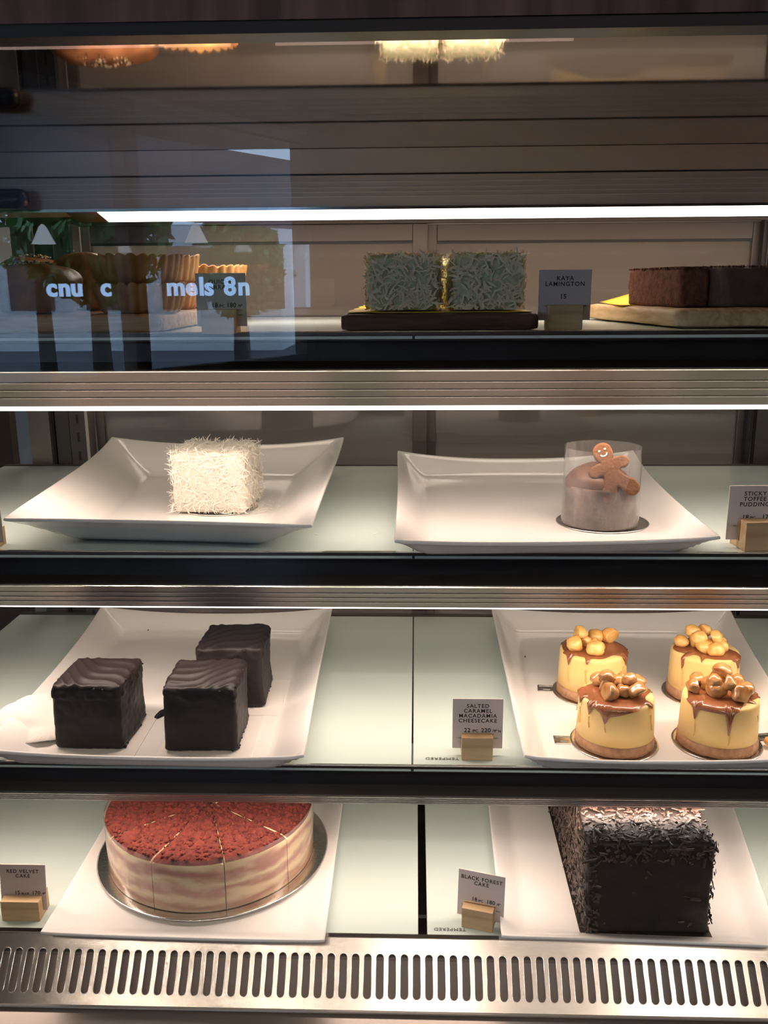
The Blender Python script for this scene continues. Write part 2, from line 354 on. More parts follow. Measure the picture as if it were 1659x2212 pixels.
# vent panel at the bottom front: 46 degree slope with round-ended slots
P0 = Vector((0, .806, -.6385)); dv = Vector((0, -.692, -.722)); nv = Vector((0, -.722, .692))
VL = .0672; pitch = .0122; sw = .0037; s0, s1 = .0173, .0574
bm = bmesh.new()
def PV(x, t, dep=0): return P0 + Vector((x, 0, 0)) + dv*t - nv*dep
x_first = -.0225 - 46*pitch
for k in range(112):
    cx = x_first + k*pitch; H = []; O = []; n = 10
    for i in range(n+1):
        a = PI + PI*i/n; H.append((cx+sw*cos(a), s0+sw+sw*sin(a)))
    for i in range(n+1):
        a = PI*i/n; H.append((cx+sw*cos(a), s1-sw+sw*sin(a)))
    m_ = len(H)
    for i, (x, t_) in enumerate(H):
        if i == 0 or i == n: O.append((cx+(-1 if i == 0 else 1)*pitch/2, t_))
        elif i < n: O.append((cx - pitch/2 + pitch*i/n, 0))
        elif i == n+1 or i == m_-1: O.append((cx+(1 if i == n+1 else -1)*pitch/2, t_))
        else: O.append((cx + pitch/2 - pitch*(i-n-1)/n, VL))
    # corner points
    hv = [bm.verts.new(PV(*q)) for q in H]; hd = [bm.verts.new(PV(*q, .0012)) for q in H]; ov = [bm.verts.new(PV(*q)) for q in O]
    c = [bm.verts.new(PV(cx-pitch/2, 0)), bm.verts.new(PV(cx+pitch/2, 0)), bm.verts.new(PV(cx+pitch/2, VL)), bm.verts.new(PV(cx-pitch/2, VL))]
    for i in range(m_):
        j = (i+1) % m_
        bm.faces.new((hv[i], hv[j], hd[j], hd[i]))
        if i == 0: bm.faces.new((ov[0], c[0], ov[1], hv[1], hv[0]))
        elif i == n-1: bm.faces.new((ov[n-1], c[1], ov[n], hv[n], hv[n-1]))
        elif i == n+1: bm.faces.new((ov[n+1], c[2], ov[n+2], hv[n+2], hv[n+1]))
        elif i == m_-2: bm.faces.new((ov[m_-2], c[3], ov[m_-1], hv[m_-1], hv[m_-2]))
        else: bm.faces.new((ov[i], ov[j], hv[j], hv[i]))
bmesh.ops.remove_doubles(bm, verts=bm.verts, dist=1e-6)
bmesh.ops.recalc_face_normals(bm, faces=bm.faces)
link('slotted_vent', bm, M['vent'], case, smooth=False)
bm = bmesh.new(); q = [bm.verts.new(PV(x, t_, d_)) for x, t_, d_ in ((XL, .006, .013), (XR, .006, .013), (XR, .064, .013), (XL, .064, .013))]; bm.faces.new(q)
link('added_backing', bm, M['backing'], case, smooth=False)  # plate added close behind the slots to lighten their interiors
# slot rims catch the light
bm = bmesh.new()
for k in range(6, 90):
    cx = x_first + k*pitch; H = []
    for i in range(9): a = PI + PI*i/8; H.append((cx+sw*cos(a), s0+sw+sw*sin(a)))
    for i in range(9): a = PI*i/8; H.append((cx+sw*cos(a), s1-sw+sw*sin(a)))
    def rim(off, dep): return [bm.verts.new(PV(cx+(x-cx)*(1+off), (s0+s1)/2+(t_-(s0+s1)/2)*(1+off*.18), dep)) for x, t_ in H]
    a, b2, c2 = rim(.13, -.00005), rim(.06, -.0004), rim(0, 0)
    for i in range(18):
        j = (i+1) % 18; bm.faces.new((a[i], a[j], b2[j], b2[i])); bm.faces.new((b2[i], b2[j], c2[j], c2[i]))
link('slot_rims', bm, M['bright'], case)
yv, zv = (P0+dv*VL).y, (P0+dv*VL).z
extrude_x('vent_top_edge', [(P0.y+.004, P0.z-.012), (P0.y+.004, P0.z-.0005), (P0.y+.001, P0.z+.0008), (P0.y-.002, P0.z-.0012), (P0.y-.002, P0.z-.012)], XL, XR, M['bright'], case)
extrude_x('vent_front_lip', [(yv, zv), (yv-.0018, zv-.0010), (yv-.0022, zv-.0022), (yv-.0012, zv-.0032), (yv+.003, zv-.0034), (yv+.004, zv-.002)], XL, XR, M['steel'], case)
extrude_x('lower_tray', [(yv+.004, zv-.0040), (yv-.06, zv-.016), (.562, zv-.02), (.562, zv-.04), (yv+.01, zv-.04)], XL, XR, mat('tray_steel', (.42, .37, .34), .4, .8), case)
boxo('air_duct', (XL, XR, .80, .83, -.76, -.66), mat('duct_interior', (.42, .36, .32), .6), case)
boxo('duct_floor', (XL, XR, .70, .81, -.735, -.728), mat('duct_floor_metal', (.42, .36, .32), .6), case)
boxo('deck_floor', (XL, XR, .83, 1.22, -.745, -.74), mat('deck_metal', (.12, .10, .09), .4, .6), case)
boxo('cross_brace', (-.03, .05, .90, .906, -.70, -.69), M['bright'], case)
# back frame
boxo('back_top_rail', (XL, XR, 1.235, 1.25, .076, ZT-.001), M['frame'], case)
boxo('back_bottom_rail', (XL, XR, 1.232, 1.262, -.76, -.64), M['frame'], case)
for (a, b2, k, y) in ((-.600, -.552, 'darkmet', 1.235), (-.522, -.494, 'steel', 1.226), (-.490, -.486, 'black', 1.222), (-.484, -.466, 'alu', 1.222)):
    boxo('back_post', (a, b2, y, y+.02, -.64, .076), M[k], case)
up = boxo('slotted_upright', (-.462, -.438, 1.214, 1.232, -.64, .076), M['alu'], case)
for k in range(28): boxo('upright_slot', (-.4525, -.4495, 1.2132, 1.2141, .060-k*.025-.012, .060-k*.025), M['black'], up)
boxo('upright_edge', (-.438, -.434, 1.206, 1.232, -.64, .076), M['steel'], case)
boxo('left_side_panel', (XL-.02, XL, .56, 1.26, -.76, ZT), mat('dark_side_glass', (.03, .026, .024), .12), case)
boxo('right_side_panel', (XR, XR+.02, .56, 1.26, -.76, ZT), M['darkmet'], case)
boxo('cabinet_base', (XL-.02, XR+.02, .58, 1.26, -1.45, -.765), M['brownwall'], case)
# front glass bottom channel stands on the cabinet
boxo('glass_channel', (XL, XR, .562, .58, -.88, -.715), M['steel'], case)
# sliding doors
def sdoor(x0, x1, y, lab, stile0, stile1):
    t = empty('sliding_door', (x0, y, -.639), 0, lab, 'sliding door'); w = x1-x0; h = .7145
    f = bmesh.new()
    box(f, 0, stile0, 0, .012, 0, h); box(f, w-stile1, w, 0, .012, 0, h); box(f, stile0, w-stile1, 0, .012, h-.0215, h); box(f, stile0, w-stile1, 0, .012, 0, .02)
    bev(link('door_frame', f, M['frame'], t, False), .0008)
    boxo('door_pane', (stile0, w-stile1, .004, .0065, .02, h-.0215), M['door'], t)
    g = bmesh.new(); box(g, stile0, w-stile1, .001, .003, h-.0245, h-.0215); link('pane_gasket', g, M['black'], t, False)
    return t
sdoor(-.434, .0155, 1.236, 'left framed acrylic sliding door at the back of the case', .012, .0195)
sdoor(.006, .452, 1.252, 'right framed acrylic sliding door at the back of the case', .0215, .020)
boxo('back_post', (.452, .80, 1.236, 1.25, -.64, .076), M['darkmet'], case)
boxo('back_post', (.4405, .4435, 1.2385, 1.2515, -.64, .076), M['black'], case)
# kitchen things seen dimly through the doors
t = empty('kitchen_counter', (0, 2.2, -1.45), 0, 'pale kitchen counter seen dimly behind the sliding doors', 'counter')
boxo('cabinet', (-1.4, 1.4, 0, .6, 0, 1.20), mat('counter_front', (.34, .28, .24), .5), t); boxo('worktop', (-1.45, 1.45, -.03, .62, 1.20, 1.24), M['steel'], t)

# ------------------------------------------------------------------ shelves
ZS = [-.0395, -.2343, -.4462, -.6385]
SL, SR = -.555, .70
labs = ['top shelf of frosted glass carrying the quiches, green lamingtons and chocolate loaf',
        'second shelf of frosted glass carrying the white coconut cake and the toffee pudding',
        'third shelf of frosted glass carrying the chocolate cubes and the cheesecakes',
        'bottom deck of frosted glass carrying the red velvet cake and the black forest cake']
shelves = []
for i, z in enumerate(ZS):
    t = empty('display_shelf', (0, .80, z), 0, labs[i], 'shelf', None); shelves.append(t)
    zb = -.006
    gap = [(-.0022, -.0012), (-.0022, -.0012), (-.0034, -.0018), (.0035, .0125)][i]
    yb = .41
    y0 = .006 if i == 3 else .0
    bev(boxo('glass_panel', (SL, gap[0], y0, yb, zb, 0), M['shelf'], t), .0008)
    bev(boxo('glass_panel', (gap[1], SR, y0, yb, zb, 0), M['shelf'], t), .0008)
    if i < 3:
        extrude_x('metal_nosing', [(.001, .0012), (-.0012, .0004), (-.0012, -.0022), (.001, -.0026), (.0035, -.0030), (.0045, -.0076), (.0072, -.0086), (.012, -.0086), (.012, -.0064), (.0002, -.0064), (-.0002, .0002)], XL, XR, M['alu'], t)
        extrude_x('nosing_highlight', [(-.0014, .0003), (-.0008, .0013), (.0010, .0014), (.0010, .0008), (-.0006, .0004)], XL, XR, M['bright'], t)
        boxo('black_strip', (XL, XR, .0080, .014, -.0245, -.0087), M['black'], t)
        q = [(.0085, -.0246), (-.0015, -.0305), (-.0020, -.0316), (-.0008, -.0322)]
        a0, b0 = Vector((0, -.0325)), Vector((.0445, -.0680)); d0 = (b0-a0).normalized(); nn = Vector((-d0.y*-1, -d0.x)) if False else Vector((d0.y, -d0.x))
        L0 = (b0-a0).length; rb = []
        for s in (.30, .52, .74):
            pa, pb = a0+d0*(L0*s-.0003), a0+d0*(L0*s+.0003); pc, pd = pb+nn*.0006, pa+nn*.0006
            extrude_x('housing_rib', [tuple(pa), tuple(pb), tuple(pc), tuple(pd)], XL, XR, M['rib'], t)
        q += [(a0.x, a0.y)] + rb + [(.0445, -.0680), (.0475, -.0680), (.0475, -.0640), (.016, -.0300), (.016, -.0246)]
        extrude_x('ribbed_housing', q, XL, XR, M['alu'], t)
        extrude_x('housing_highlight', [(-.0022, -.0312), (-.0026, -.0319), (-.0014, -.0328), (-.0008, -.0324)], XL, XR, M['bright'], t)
        extrude_x('led_strip', [(.0478, -.0640), (.0452, -.0682), (.0566, -.0736), (.066, -.0715), (.066, -.0640)], XL+.01, XR-.01, M['ledface'], t)
        extrude_x('led_cover', [(.0478, -.0638), (.0478, -.0600), (.068, -.0600), (.068, -.0638)], XL+.01, XR-.01, M['alu'], t)
    boxo('rear_support', (SL, SR, yb+.001, yb+.009, -.010, .0012), M['darkmet' if i else 'alu'], t)
# etched TEMPERED marks (readable from the kitchen side)
text('etched_mark', 'TEMPERED', .0062, M['ink'], shelves[2], (.0425, .0165, .0004), rot=(0, 0, PI), spacing=1.15, align='LEFT')
text('etched_mark', 'TEMPERED', .0062, M['ink'], shelves[3], (.0520, .018, .0004), rot=(0, 0, PI), spacing=1.15, align='LEFT')

# ------------------------------------------------------------------ price cards and blocks
def card(x, y, z, w, h, lines, small, price, lab, rz=0, tilt=0, fine='* 10% service charge (dine in) & 6% SST apply', sub=None):
    t = empty('price_card', (x, y, z), rz, lab, 'price card'); t.rotation_euler = (tilt, 0, rz)
    boxo('card', (-w/2, w/2, 0, .0008, 0, h), M['card'], t)
    ls = .0062*w/.048; zc = h-.0045-ls*.75
    for l in lines:
        text('lettering', l, ls*.88, M['ink'], t, (0, -.0001, zc), bold=.00009, spacing=1.18); zc -= ls*.82
    for (txt, px, sz) in price:
        text('lettering', txt, sz*w/.048, M['ink'], t, (px*w, -.0001, small*h), bold=.00010, spacing=1.05, align='LEFT')
    if sub: text('lettering', sub, .0016, M['ink'], t, (.20*w, -.0001, small*h-.0026), spacing=1.0, align='CENTER')
    if fine: text('lettering', fine, .00205*w/.048, M['ink'], t, (0, -.0001, small*h-.0068), spacing=1.05)
    return t
def block(x, y, z, rz, w, h, d, lab, tx=0):
    t = empty('card_block', (x, y, z), rz, lab, 'card holder', None)
    yc = d*.42
    pr = [(0, 0), (0, h*.985), (yc-.0008, h), (yc-.0008, h*.25), (yc+.0013, h*.25), (yc+.0013, h), (d, h*.985), (d, 0)]
    o = extrude_x('wooden_block', pr, -w/2, w/2, M['block'], t); bev(o, .0005); return t
P2 = lambda a, b: [(a[0], -.25, .0060), (a[1], -.25+.020*len(a[0])*5.2, .0040), (b[0], .09, .0060), (b[1], .09+.30, .0036)]
# quiche
block(-.1662, .790, ZS[0], 0, .0290, .0205, .024, 'wooden block holding the quiche price card')
card(-.1648, .8003, ZS[0]+.0058, .0425, .0440, ['QUICHE', 'LORRAINE'], .36, [('18', -.20, .0060), ('/PC', -.055, .0036), ('180', .10, .0060), ('/9"', .33, .0036)], 'white price card reading quiche lorraine, beside the fluted quiche stack', radians(1), sub='12 slices pre-order')
# kaya
block(.1300, .826, ZS[0], 0, .0300, .0215, .024, 'wooden block holding the kaya lamington price card')
card(.1302, .8365, ZS[0]+.0080, .0455, .0430, ['KAYA', 'LAMINGTON'], .43, [('15', -.09, .0060)], 'white price card reading kaya lamington, right of the green coconut cakes', radians(-1))
# toffee
block(.3110, .808, ZS[1], radians(7), .0340, .0270, .030, 'wooden block holding the sticky toffee pudding price card, far right of second shelf')
card(.3055, .8225, ZS[1]+.0070, .0470, .0500, ['STICKY', 'TOFFEE', 'PUDDING'], .38, [('18', -.22, .0060), ('/PC', -.08, .0038), ('170', .16, .0060), ('/9"', .38, .0036)], 'white price card reading sticky toffee pudding, cut off by the right frame edge', radians(2), sub='12 slices pre-order')
# macadamia
block(.0597, .812, ZS[2], 0, .0300, .0240, .026, 'wooden block holding the salted caramel macadamia price card')
card(.0605, .8235, ZS[2]+.0070, .0485, .0520, ['SALTED', 'CARAMEL', 'MACADAMIA', 'CHEESECAKE'], .33, [('N', .41, .0034), ('22', -.27, .0060), ('/PC', -.11, .0038), ('220', .07, .0060), ('/9"', .30, .0038)], 'white price card reading salted caramel macadamia cheesecake, on the third shelf', 0, sub='12 slices pre-order')
# red velvet
block(-.4080, .818, ZS[3], radians(0), .0400, .0230, .026, 'wooden block holding the red velvet price card, bottom left')
card(-.4080, .8285, ZS[3]+.006, .0480, .0500, ['RED VELVET', 'CAKE'], .34, [('15', -.20, .0058), ('/SLICE', -.06, .0030), ('170', .18, .0058), ('/9"', .40, .0034)], 'white price card reading red velvet cake, bottom left corner', radians(0), radians(-6), sub='12 slices pre-order')
# black forest
block(.0630, .816, ZS[3], radians(-15), .0320, .0230, .024, 'pale wooden block holding the black forest price card')
card(.0668, .8260, ZS[3]+.006, .0485, .0500, ['BLACK FOREST', 'CAKE'], .36, [('18', -.20, .0058), ('/PC', -.06, .0034), ('180', .12, .0058), ('/9"', .34, .0034)], 'tilted white price card reading black forest cake, beside the right plate', radians(-17), radians(-6), sub='12 slices pre-order')
# card cut off at the left of shelf two
block(-.400, .80, ZS[1], radians(0), .030, .018, .028, 'dark wooden block at the left edge of the second shelf')
card(-.402, .812, ZS[1]+.006, .0470, .0500, [], .4, [], 'blank sliver of a price card at the left edge of the second shelf', radians(-8), fine=None)

# ------------------------------------------------------------------ plates
def plate(FL, FR, BR, BL, zb, rises, lab, group, flat=.70, rise=.018, bow=.02, fy=.86, n=76):
    c = (Vector(FL)+Vector(FR)+Vector(BR)+Vector(BL))/4
    t = empty('serving_plate', (c.x, c.y, zb), 0, lab, 'plate', group)
    bm = bmesh.new(); g = []
    def pos(u, v):
        a = (1-u)/2; b = (1-v)/2
        p = Vector(FL)*a*b + Vector(FR)*(1-a)*b + Vector(BR)*(1-a)*(1-b) + Vector(BL)*a*(1-b)
        cr = rises[0]*a*b + rises[1]*(1-a)*b + rises[2]*(1-a)*(1-b) + rises[3]*a*(1-b)
        r = max(abs(u), abs(v)); s = max(0, (abs(u)-flat)/(1-flat), (abs(v)-fy)/(1-fy)); s2 = s*s*(3-2*s)*.35+s*.65
        k = (abs(u*v)/(r*r+1e-9))**2.5 if r > 1e-6 else 0
        z = .0035 + s2*(rise + (cr-rise)*k)
        q = Vector((p.x, p.y)) - c
        q *= 1 - bow*s*(1-min(abs(u), abs(v))**2)*.9
        return Vector((q.x, q.y, z))
    def wv(i):
        x = i/n*2-1
        return x
    for i in range(n+1): g.append([bm.verts.new(pos(wv(i), wv(j))) for j in range(n+1)])
    for i in range(n):
        for j in range(n): bm.faces.new((g[i][j], g[i+1][j], g[i+1][j+1], g[i][j+1]))
    o = link('dish', bm, M['plate'], t)
    s = o.modifiers.new('thickness', 'SOLIDIFY'); s.thickness = .0034; s.offset = -1
    b_ = o.modifiers.new('edge', 'BEVEL'); b_.width = .0014; b_.segments = 3; b_.limit_method = 'ANGLE'; b_.angle_limit = radians(60)
    return t
plate((-.368, .790), (-.089, .768), (-.092, 1.172), (-.398, 1.189), ZS[1], (.031, .031, .042, .040), 'white porcelain plate with flared corners under the white coconut cake', None, .60, .0315, .014, .72)
plate((-.0175, .757), (.260, .771), (.274, 1.160), (-.0225, 1.157), ZS[1], (.021, .021, .027, .027), 'white porcelain plate under the sticky toffee pudding', None, .78, .017, .012, .82)
plate((-.410, .775), (-.102, .768), (-.111, 1.164), (-.422, 1.165), ZS[2], (.025, .025, .026, .026), 'white porcelain plate carrying three dark chocolate cubes', None, .76, .018, .02, .88)
plate((.100, .772), (.372, .778), (.415, 1.172), (.102, 1.172), ZS[2], (.025, .025, .025, .025), 'white porcelain plate carrying four caramel cheesecakes', None, .80, .018, .012, .87)
plate((-.374, .786), (-.089, .781), (-.090, 1.168), (-.373, 1.168), ZS[3], (.010, .010, .010, .010), 'white porcelain plate under the red velvet cake', None, .82, .0075, .006, .88)
plate((.0860, .792), (.356, .784), (.412, 1.172), (.0930, 1.172), ZS[3], (.010, .010, .010, .010), 'white porcelain plate under the black forest cake', None, .82, .010, .006, .88)
ZP = .0036

# ------------------------------------------------------------------ coconut covered cakes
def shreds(bm, pts, lmin, lmax, wmin, wmax, lift=.25):
    for (p, n) in pts:
        t1 = n.orthogonal().normalized(); t1 = Matrix.Rotation(random.random()*2*PI, 3, n) @ t1
        t1 = (t1 + n*random.uniform(-.05, lift)).normalized()
        side = t1.cross(n).normalized(); L_ = random.uniform(lmin, lmax); w = random.uniform(wmin, wmax)
        curl = random.uniform(-.5, .5); k = 4; prev = None
        q = p - t1*L_*.5 + n*random.uniform(0, .0012)
        for i in range(k+1):
            f = i/k; c = q + t1*L_*f + side*curl*L_*(f-.5)**2*1.6 + n*(L_*.20*(f-.5)**2)
            ww = w*(1-.55*abs(2*f-1))
            a = bm.verts.new(c - side*ww/2 + n*.0001); b_ = bm.verts.new(c + side*ww/2)
            if prev: bm.faces.new((prev[0], prev[1], b_, a))
            prev = (a, b_)
def boxpts(w, d, h, N, faces):
    out = []; areas = {'top': w*d, 'front': w*h, 'back': w*h, 'left': d*h, 'right': d*h}
    tot = sum(areas[f] for f in faces)
    for f in faces:
        for _ in range(int(N*areas[f]/tot)):
            a, b_ = random.uniform(-.5, .5), random.uniform(-.5, .5)
            j = random.uniform(-.12, .12)
            if f == 'top': out.append((Vector((a*w, b_*d, h)), Vector((j, j, 1)).normalized()))
            elif f == 'front': out.append((Vector((a*w, -d/2, (b_+.5)*h)), Vector((j, -1, j)).normalized()))
            elif f == 'back': out.append((Vector((a*w, d/2, (b_+.5)*h)), Vector((j, 1, j)).normalized()))
            elif f == 'left': out.append((Vector((-w/2, a*d, (b_+.5)*h)), Vector((-1, j, j)).normalized()))
            else: out.append((Vector((w/2, a*d, (b_+.5)*h)), Vector((1, j, j)).normalized()))
    return out
def lamington(name, loc, rz, w, d, h, N, ms, mc, lab, cat, group=None, lmin=.006, lmax=.013, wmin=.0009, wmax=.0019, seed=1, lift=.25):
    random.seed(seed)
    t = empty(name, loc, rz, lab, cat, group)
    bm = rbox(w-.004, d-.004, h-.002, .006, 14)
    for v in bm.verts: v.co += Vector((nz(v.co, 90, 1), nz(v.co, 90, 2), nz(v.co, 90, 3)))*.0016*(1 if v.co.z > .004 else 0)
    link('sponge', bm, ms, t)
    bm = bmesh.new(); shreds(bm, boxpts(w-.003, d-.003, h-.002, N, ('top', 'front', 'left', 'right', 'back')), lmin, lmax, wmin, wmax, lift)
    low = min(v.co.z for v in bm.verts)
    for v in bm.verts:
        if v.co.z < .0003: v.co.z = .0003
    o = link('coconut_coating', bm, mc, t); o['kind'] = 'stuff'; return t
# walnut board with two files of green lamingtons
def board(name, cx, y0, y1, x0, x1, z, h, m, lab, shear=0, r=.006):
    t = empty(name, ((x0+x1)/2, (y0+y1)/2, z), 0, lab, 'serving board')
    bm = rbox(x1-x0, y1-y0, h, r, 18)
    for v in bm.verts:
        v.co.x += shear*v.co.y; v.co += Vector((nz(v.co, 25), nz(v.co, 25, 2), 0))*.0012
    link('wooden_slab', bm, m, t); return t
bh1 = .0155
board('serving_board', 0, .812, 1.20, -.066, .1065, ZS[0], bh1, M['walnut'], 'dark walnut board under the green coconut lamingtons', 0, .005)
yp = empty('greaseproof_paper', (.02, 1.0, ZS[0]+bh1), 0, 'yellow paper sheet under the green coconut lamingtons', 'paper')
bm = bmesh.new(); n = 16
g = [[bm.verts.new((-.081+.162*i/n+.002*sin(j*1.7), -.175+.35*j/n, .0004+.0007*max(0, nz((i*.1, j*.1, 0), 3)))) for j in range(n+1)] for i in range(n+1)]
for i in range(n):
    for j in range(n): bm.faces.new((g[i][j], g[i+1][j], g[i+1][j+1], g[i][j+1]))
o = link('sheet', bm, M['yellow'], yp); o.modifiers.new('t', 'SOLIDIFY').thickness = .0003
zl = ZS[0]+bh1+.0016
k = 0
for ci, cx in enumerate((-.0108, .0640)):
    for r in range(4):
        lab = ('green lamington coated in coconut shreds, %s file, %s' % (('left', 'right')[ci], ('foremost', 'second from the front', 'third from the front', 'rearmost')[r]))
        k += 1
        lamington('kaya_lamington', (cx+(.004*(r % 2) if ci == 0 else -.001*r), .869+.082*r, zl), radians((-2, 1.5, -1, 2)[r]), .066, .066, .0495+.001*(r % 2), 1150 if r == 0 else 520,
                  M['sponge_g'], M['coco_g'], lab, 'cake', None, seed=20+k, wmin=.0011, wmax=.0028)
# left board and pastries
board('serving_board', 0, .812, 1.165, -.46, -.222, ZS[0], .0155, M['oak'], 'oak board carrying the buns and quiches', 0, .004)
zq = ZS[0]+.0158
def quiche(loc, R, h, lab, seed, mc='crust', rot=0, rough=1):
    t = empty('quiche', loc, rot, lab, 'quiche')
    bm = bmesh.new(); nf = 26
    def fr(r, z, a): return r*(1+.065*abs(cos(a*nf/2))*(z > .001)+.012*noise.noise(Vector((cos(a)*2+seed, sin(a)*2, z*40))))-.0
    pr = [(R*.80, 0), (R*.86, 0), (R*.90, h*.2), (R*.96, h*.6), (R*1.0, h*.92), (R*.99, h), (R*.93, h*.99), (R*.90, h*.86)]
    rings = lathe(bm, pr, 156, fr, cap=False); bm.faces.new(rings[0][::-1])
    for k_, ring in enumerate(rings):
        if k_ in (4, 5, 6):
            for i_, v in enumerate(ring):
                a = 2*PI*i_/156; v.co.z += .0024*abs(cos(a*nf/2)) + .0018*rough*noise.noise(Vector((cos(a)*3+seed, sin(a)*3, 1)))
    link('pastry_crust', bm, M[mc], t)
    bm = bmesh.new(); rr = []
    for i in range(12):
        r = R*.92*i/11
        rr.append([bm.verts.new((r*cos(2*PI*j/60), r*sin(2*PI*j/60), h*.9+.0042*rough*(1-(i/11)**4)*(.5+nz((r*cos(2*PI*j/60), r*sin(2*PI*j/60), seed), 60)))) for j in range(60)])
    for a, b_ in zip(rr, rr[1:]):
        for j in range(60): bm.faces.new((a[j], a[(j+1) % 60], b_[(j+1) % 60], b_[j]))
    bmesh.ops.remove_doubles(bm, verts=bm.verts, dist=1e-5)
    link('filling', bm, M['filling'], t); return t
quiche((-.2560, .877, zq), .0400, .0245, 'golden fluted quiche, lower of the front stack', 1)
quiche((-.2580, .878, zq+.0262), .0410, .0235, 'golden fluted quiche, upper of the front stack', 2, rot=.3)
quiche((-.2700, 1.000, zq), .0400, .0245, 'golden fluted quiche, lower of the rear stack beside the bun', 3)
quiche((-.2700, 1.000, zq+.0262), .0400, .0265, 'golden fluted quiche, upper of the rear stack with browned filling', 4, rot=.7)
quiche((-.2370, 1.068, zq), .0420, .0220, 'brightly lit fluted quiche behind the price card, lower of its stack', 5)
quiche((-.2340, 1.070, zq+.0236), .0420, .0200, 'brightly lit fluted quiche behind the price card, upper of its stack', 6)
def bun(loc, R, h, lab, seed, sesame=True, sx=1.0, lob=5):
    t = empty('sesame_bun' if sesame else 'pastry_bun', loc, 0, lab, 'pastry')
    bm = bmesh.new()
    n1, n2 = 90, 30; rings = []
    for i in range(n2+1):
        f = i/n2; a = f*PI/2*1.0
        if f < .45: r = R*(.90+.13*f/.45); z = h*.62*f/.45
        else:
            b_ = (f-.45)/.55*PI/2; r = R*1.03*cos(b_)**.8 if i < n2 else 0.0001; z = h*(.62+.38*sin(b_))
        ring = []
        for j in range(n1):
            th = 2*PI*j/n1
            rr = r*(1+.035*sin(th*lob+seed+z*40)+.06*nz((cos(th)*1.3, sin(th)*1.3, z*25), 1.6, seed))
            zz_ = z+h*.10*nz((cos(th)*r*30, sin(th)*r*30, 0), 1, seed)*(f > .3)
            ring.append(bm.verts.new((rr*cos(th)*sx, rr*sin(th), max(0, zz_))))
        rings.append(ring)
    for a, b_ in zip(rings, rings[1:]):
        for j in range(n1): bm.faces.new((a[j], a[(j+1) % n1], b_[(j+1) % n1], b_[j]))
    bm.faces.new(rings[0][::-1]); bm.faces.new(rings[-1])
    o = link('baked_dough', bm, M['crustd'], t); s = o.modifiers.new('s', 'SUBSURF'); s.levels = s.render_levels = 1
    if sesame:
        random.seed(seed)
        for mm, cnt, nm in ((M['sesame'], 60, 'pale_sesame'), (M['sesameb'], 60, 'black_sesame')):
            bm = bmesh.new()
            for _ in range(cnt):
                a, q = random.random()*2*PI, R*.55*sqrt(random.random())
                x, y = q*cos(a)*sx, q*sin(a); z = h*(.62+.38*sqrt(max(0, 1-(q/(R*1.03))**2)))+.0004+.0015*random.random()
                Mx = Matrix.Translation((x, y, z)) @ Matrix.Rotation(random.random()*6.28, 4, 'Z') @ Matrix.Diagonal((.0017, .0009, .0006, 1))
                bmesh.ops.create_icosphere(bm, subdivisions=1, radius=1, matrix=Mx)
            o = link(nm, bm, mm, t); o['kind'] = 'stuff'
    return t
bun((-.3555, .872, zq), .0430, .0455, 'brown baked bun sprinkled with sesame at the left end of the top shelf', 3)
bun((-.408, 1.005, zq), .036, .0560, 'brown baked bun with sesame behind, at the far left of the oak board', 8)
bun((-.3420, .972, zq), .0270, .0570, 'crumpled brown flaky pastry between the sesame bun and the quiches', 11, False, 1.15, 9)
bun((-.3450, 1.100, zq), .050, .058, 'brown flaky pastry at the back of the oak board', 14, True, 1.2, 8)
# right board with chocolate loaf
def rboard():
    t = empty('serving_board', (.30, .95, ZS[0]), 0, 'light pine board under the cocoa loaf, right end of the top shelf', 'serving board')
    bm = rbox(.26, .24, .0165, .0055, 22)
    for v in bm.verts:
        y = v.co.y; v.co.x += -.13*0 ; v.co += Vector((-.165*(y+.12)+.058, -.01*(v.co.x), 0)); v.co += Vector((nz(v.co, 30), nz(v.co, 30, 2), nz(v.co, 30, 3)*.5))*.002
    zmin = min(v.co.z for v in bm.verts)
    for v in bm.verts: v.co.z -= zmin
    link('wooden_slab', bm, M['pine'], t); return t
rboard()
zr = ZS[0]+.0172
yp = empty('greaseproof_paper', (.292, 1.0, zr), radians(0), 'yellow paper curling up from under the cocoa loaf', 'paper')
bm = bmesh.new(); n = 18; g = []
for i in range(n+1):
    row = []
    for j in range(7):
        u = i/n; x = -.085+.12*u; y = -.035+.11*j/6; row.append(bm.verts.new((x, y, .0004+.0125*(j/6)**1.6*min(1, u*2.6+.1))))
    g.append(row)
for i in range(n):
    for j in range(6): bm.faces.new((g[i][j], g[i+1][j], g[i+1][j+1], g[i][j+1]))
o = link('sheet', bm, M['yellow'], yp); o.modifiers.new('t', 'SOLIDIFY').thickness = .0003
def loaf(name, x0, x1, y0, y1, shear, z, h, lab, ms, seed):
    t = empty(name, ((x0+x1)/2, (y0+y1)/2, z), 0, lab, 'cake')
    bm = rbox(x1-x0, y1-y0, h, .0035, 20)
    for v in bm.verts:
        v.co.x += shear*v.co.y; v.co += Vector((nz(v.co, 120, seed), nz(v.co, 120, 2), nz(v.co, 120, 3)*(v.co.z > .01)))*.0014
        if v.co.z < 0: v.co.z = 0
    link('cake_body', bm, ms, t)
    random.seed(seed); bm = bmesh.new()
    for _ in range(900):
        x, y = random.uniform(-.5, .5)*(x1-x0), random.uniform(-.5, .5)*(y1-y0); s = random.uniform(.0005, .0016)
        bmesh.ops.create_icosphere(bm, subdivisions=1, radius=s, matrix=Matrix.Translation((x+shear*y, y, h+.0004)))
    o = link('cocoa_crumbs', bm, M['cocoa'], t); o['kind'] = 'stuff'; return t
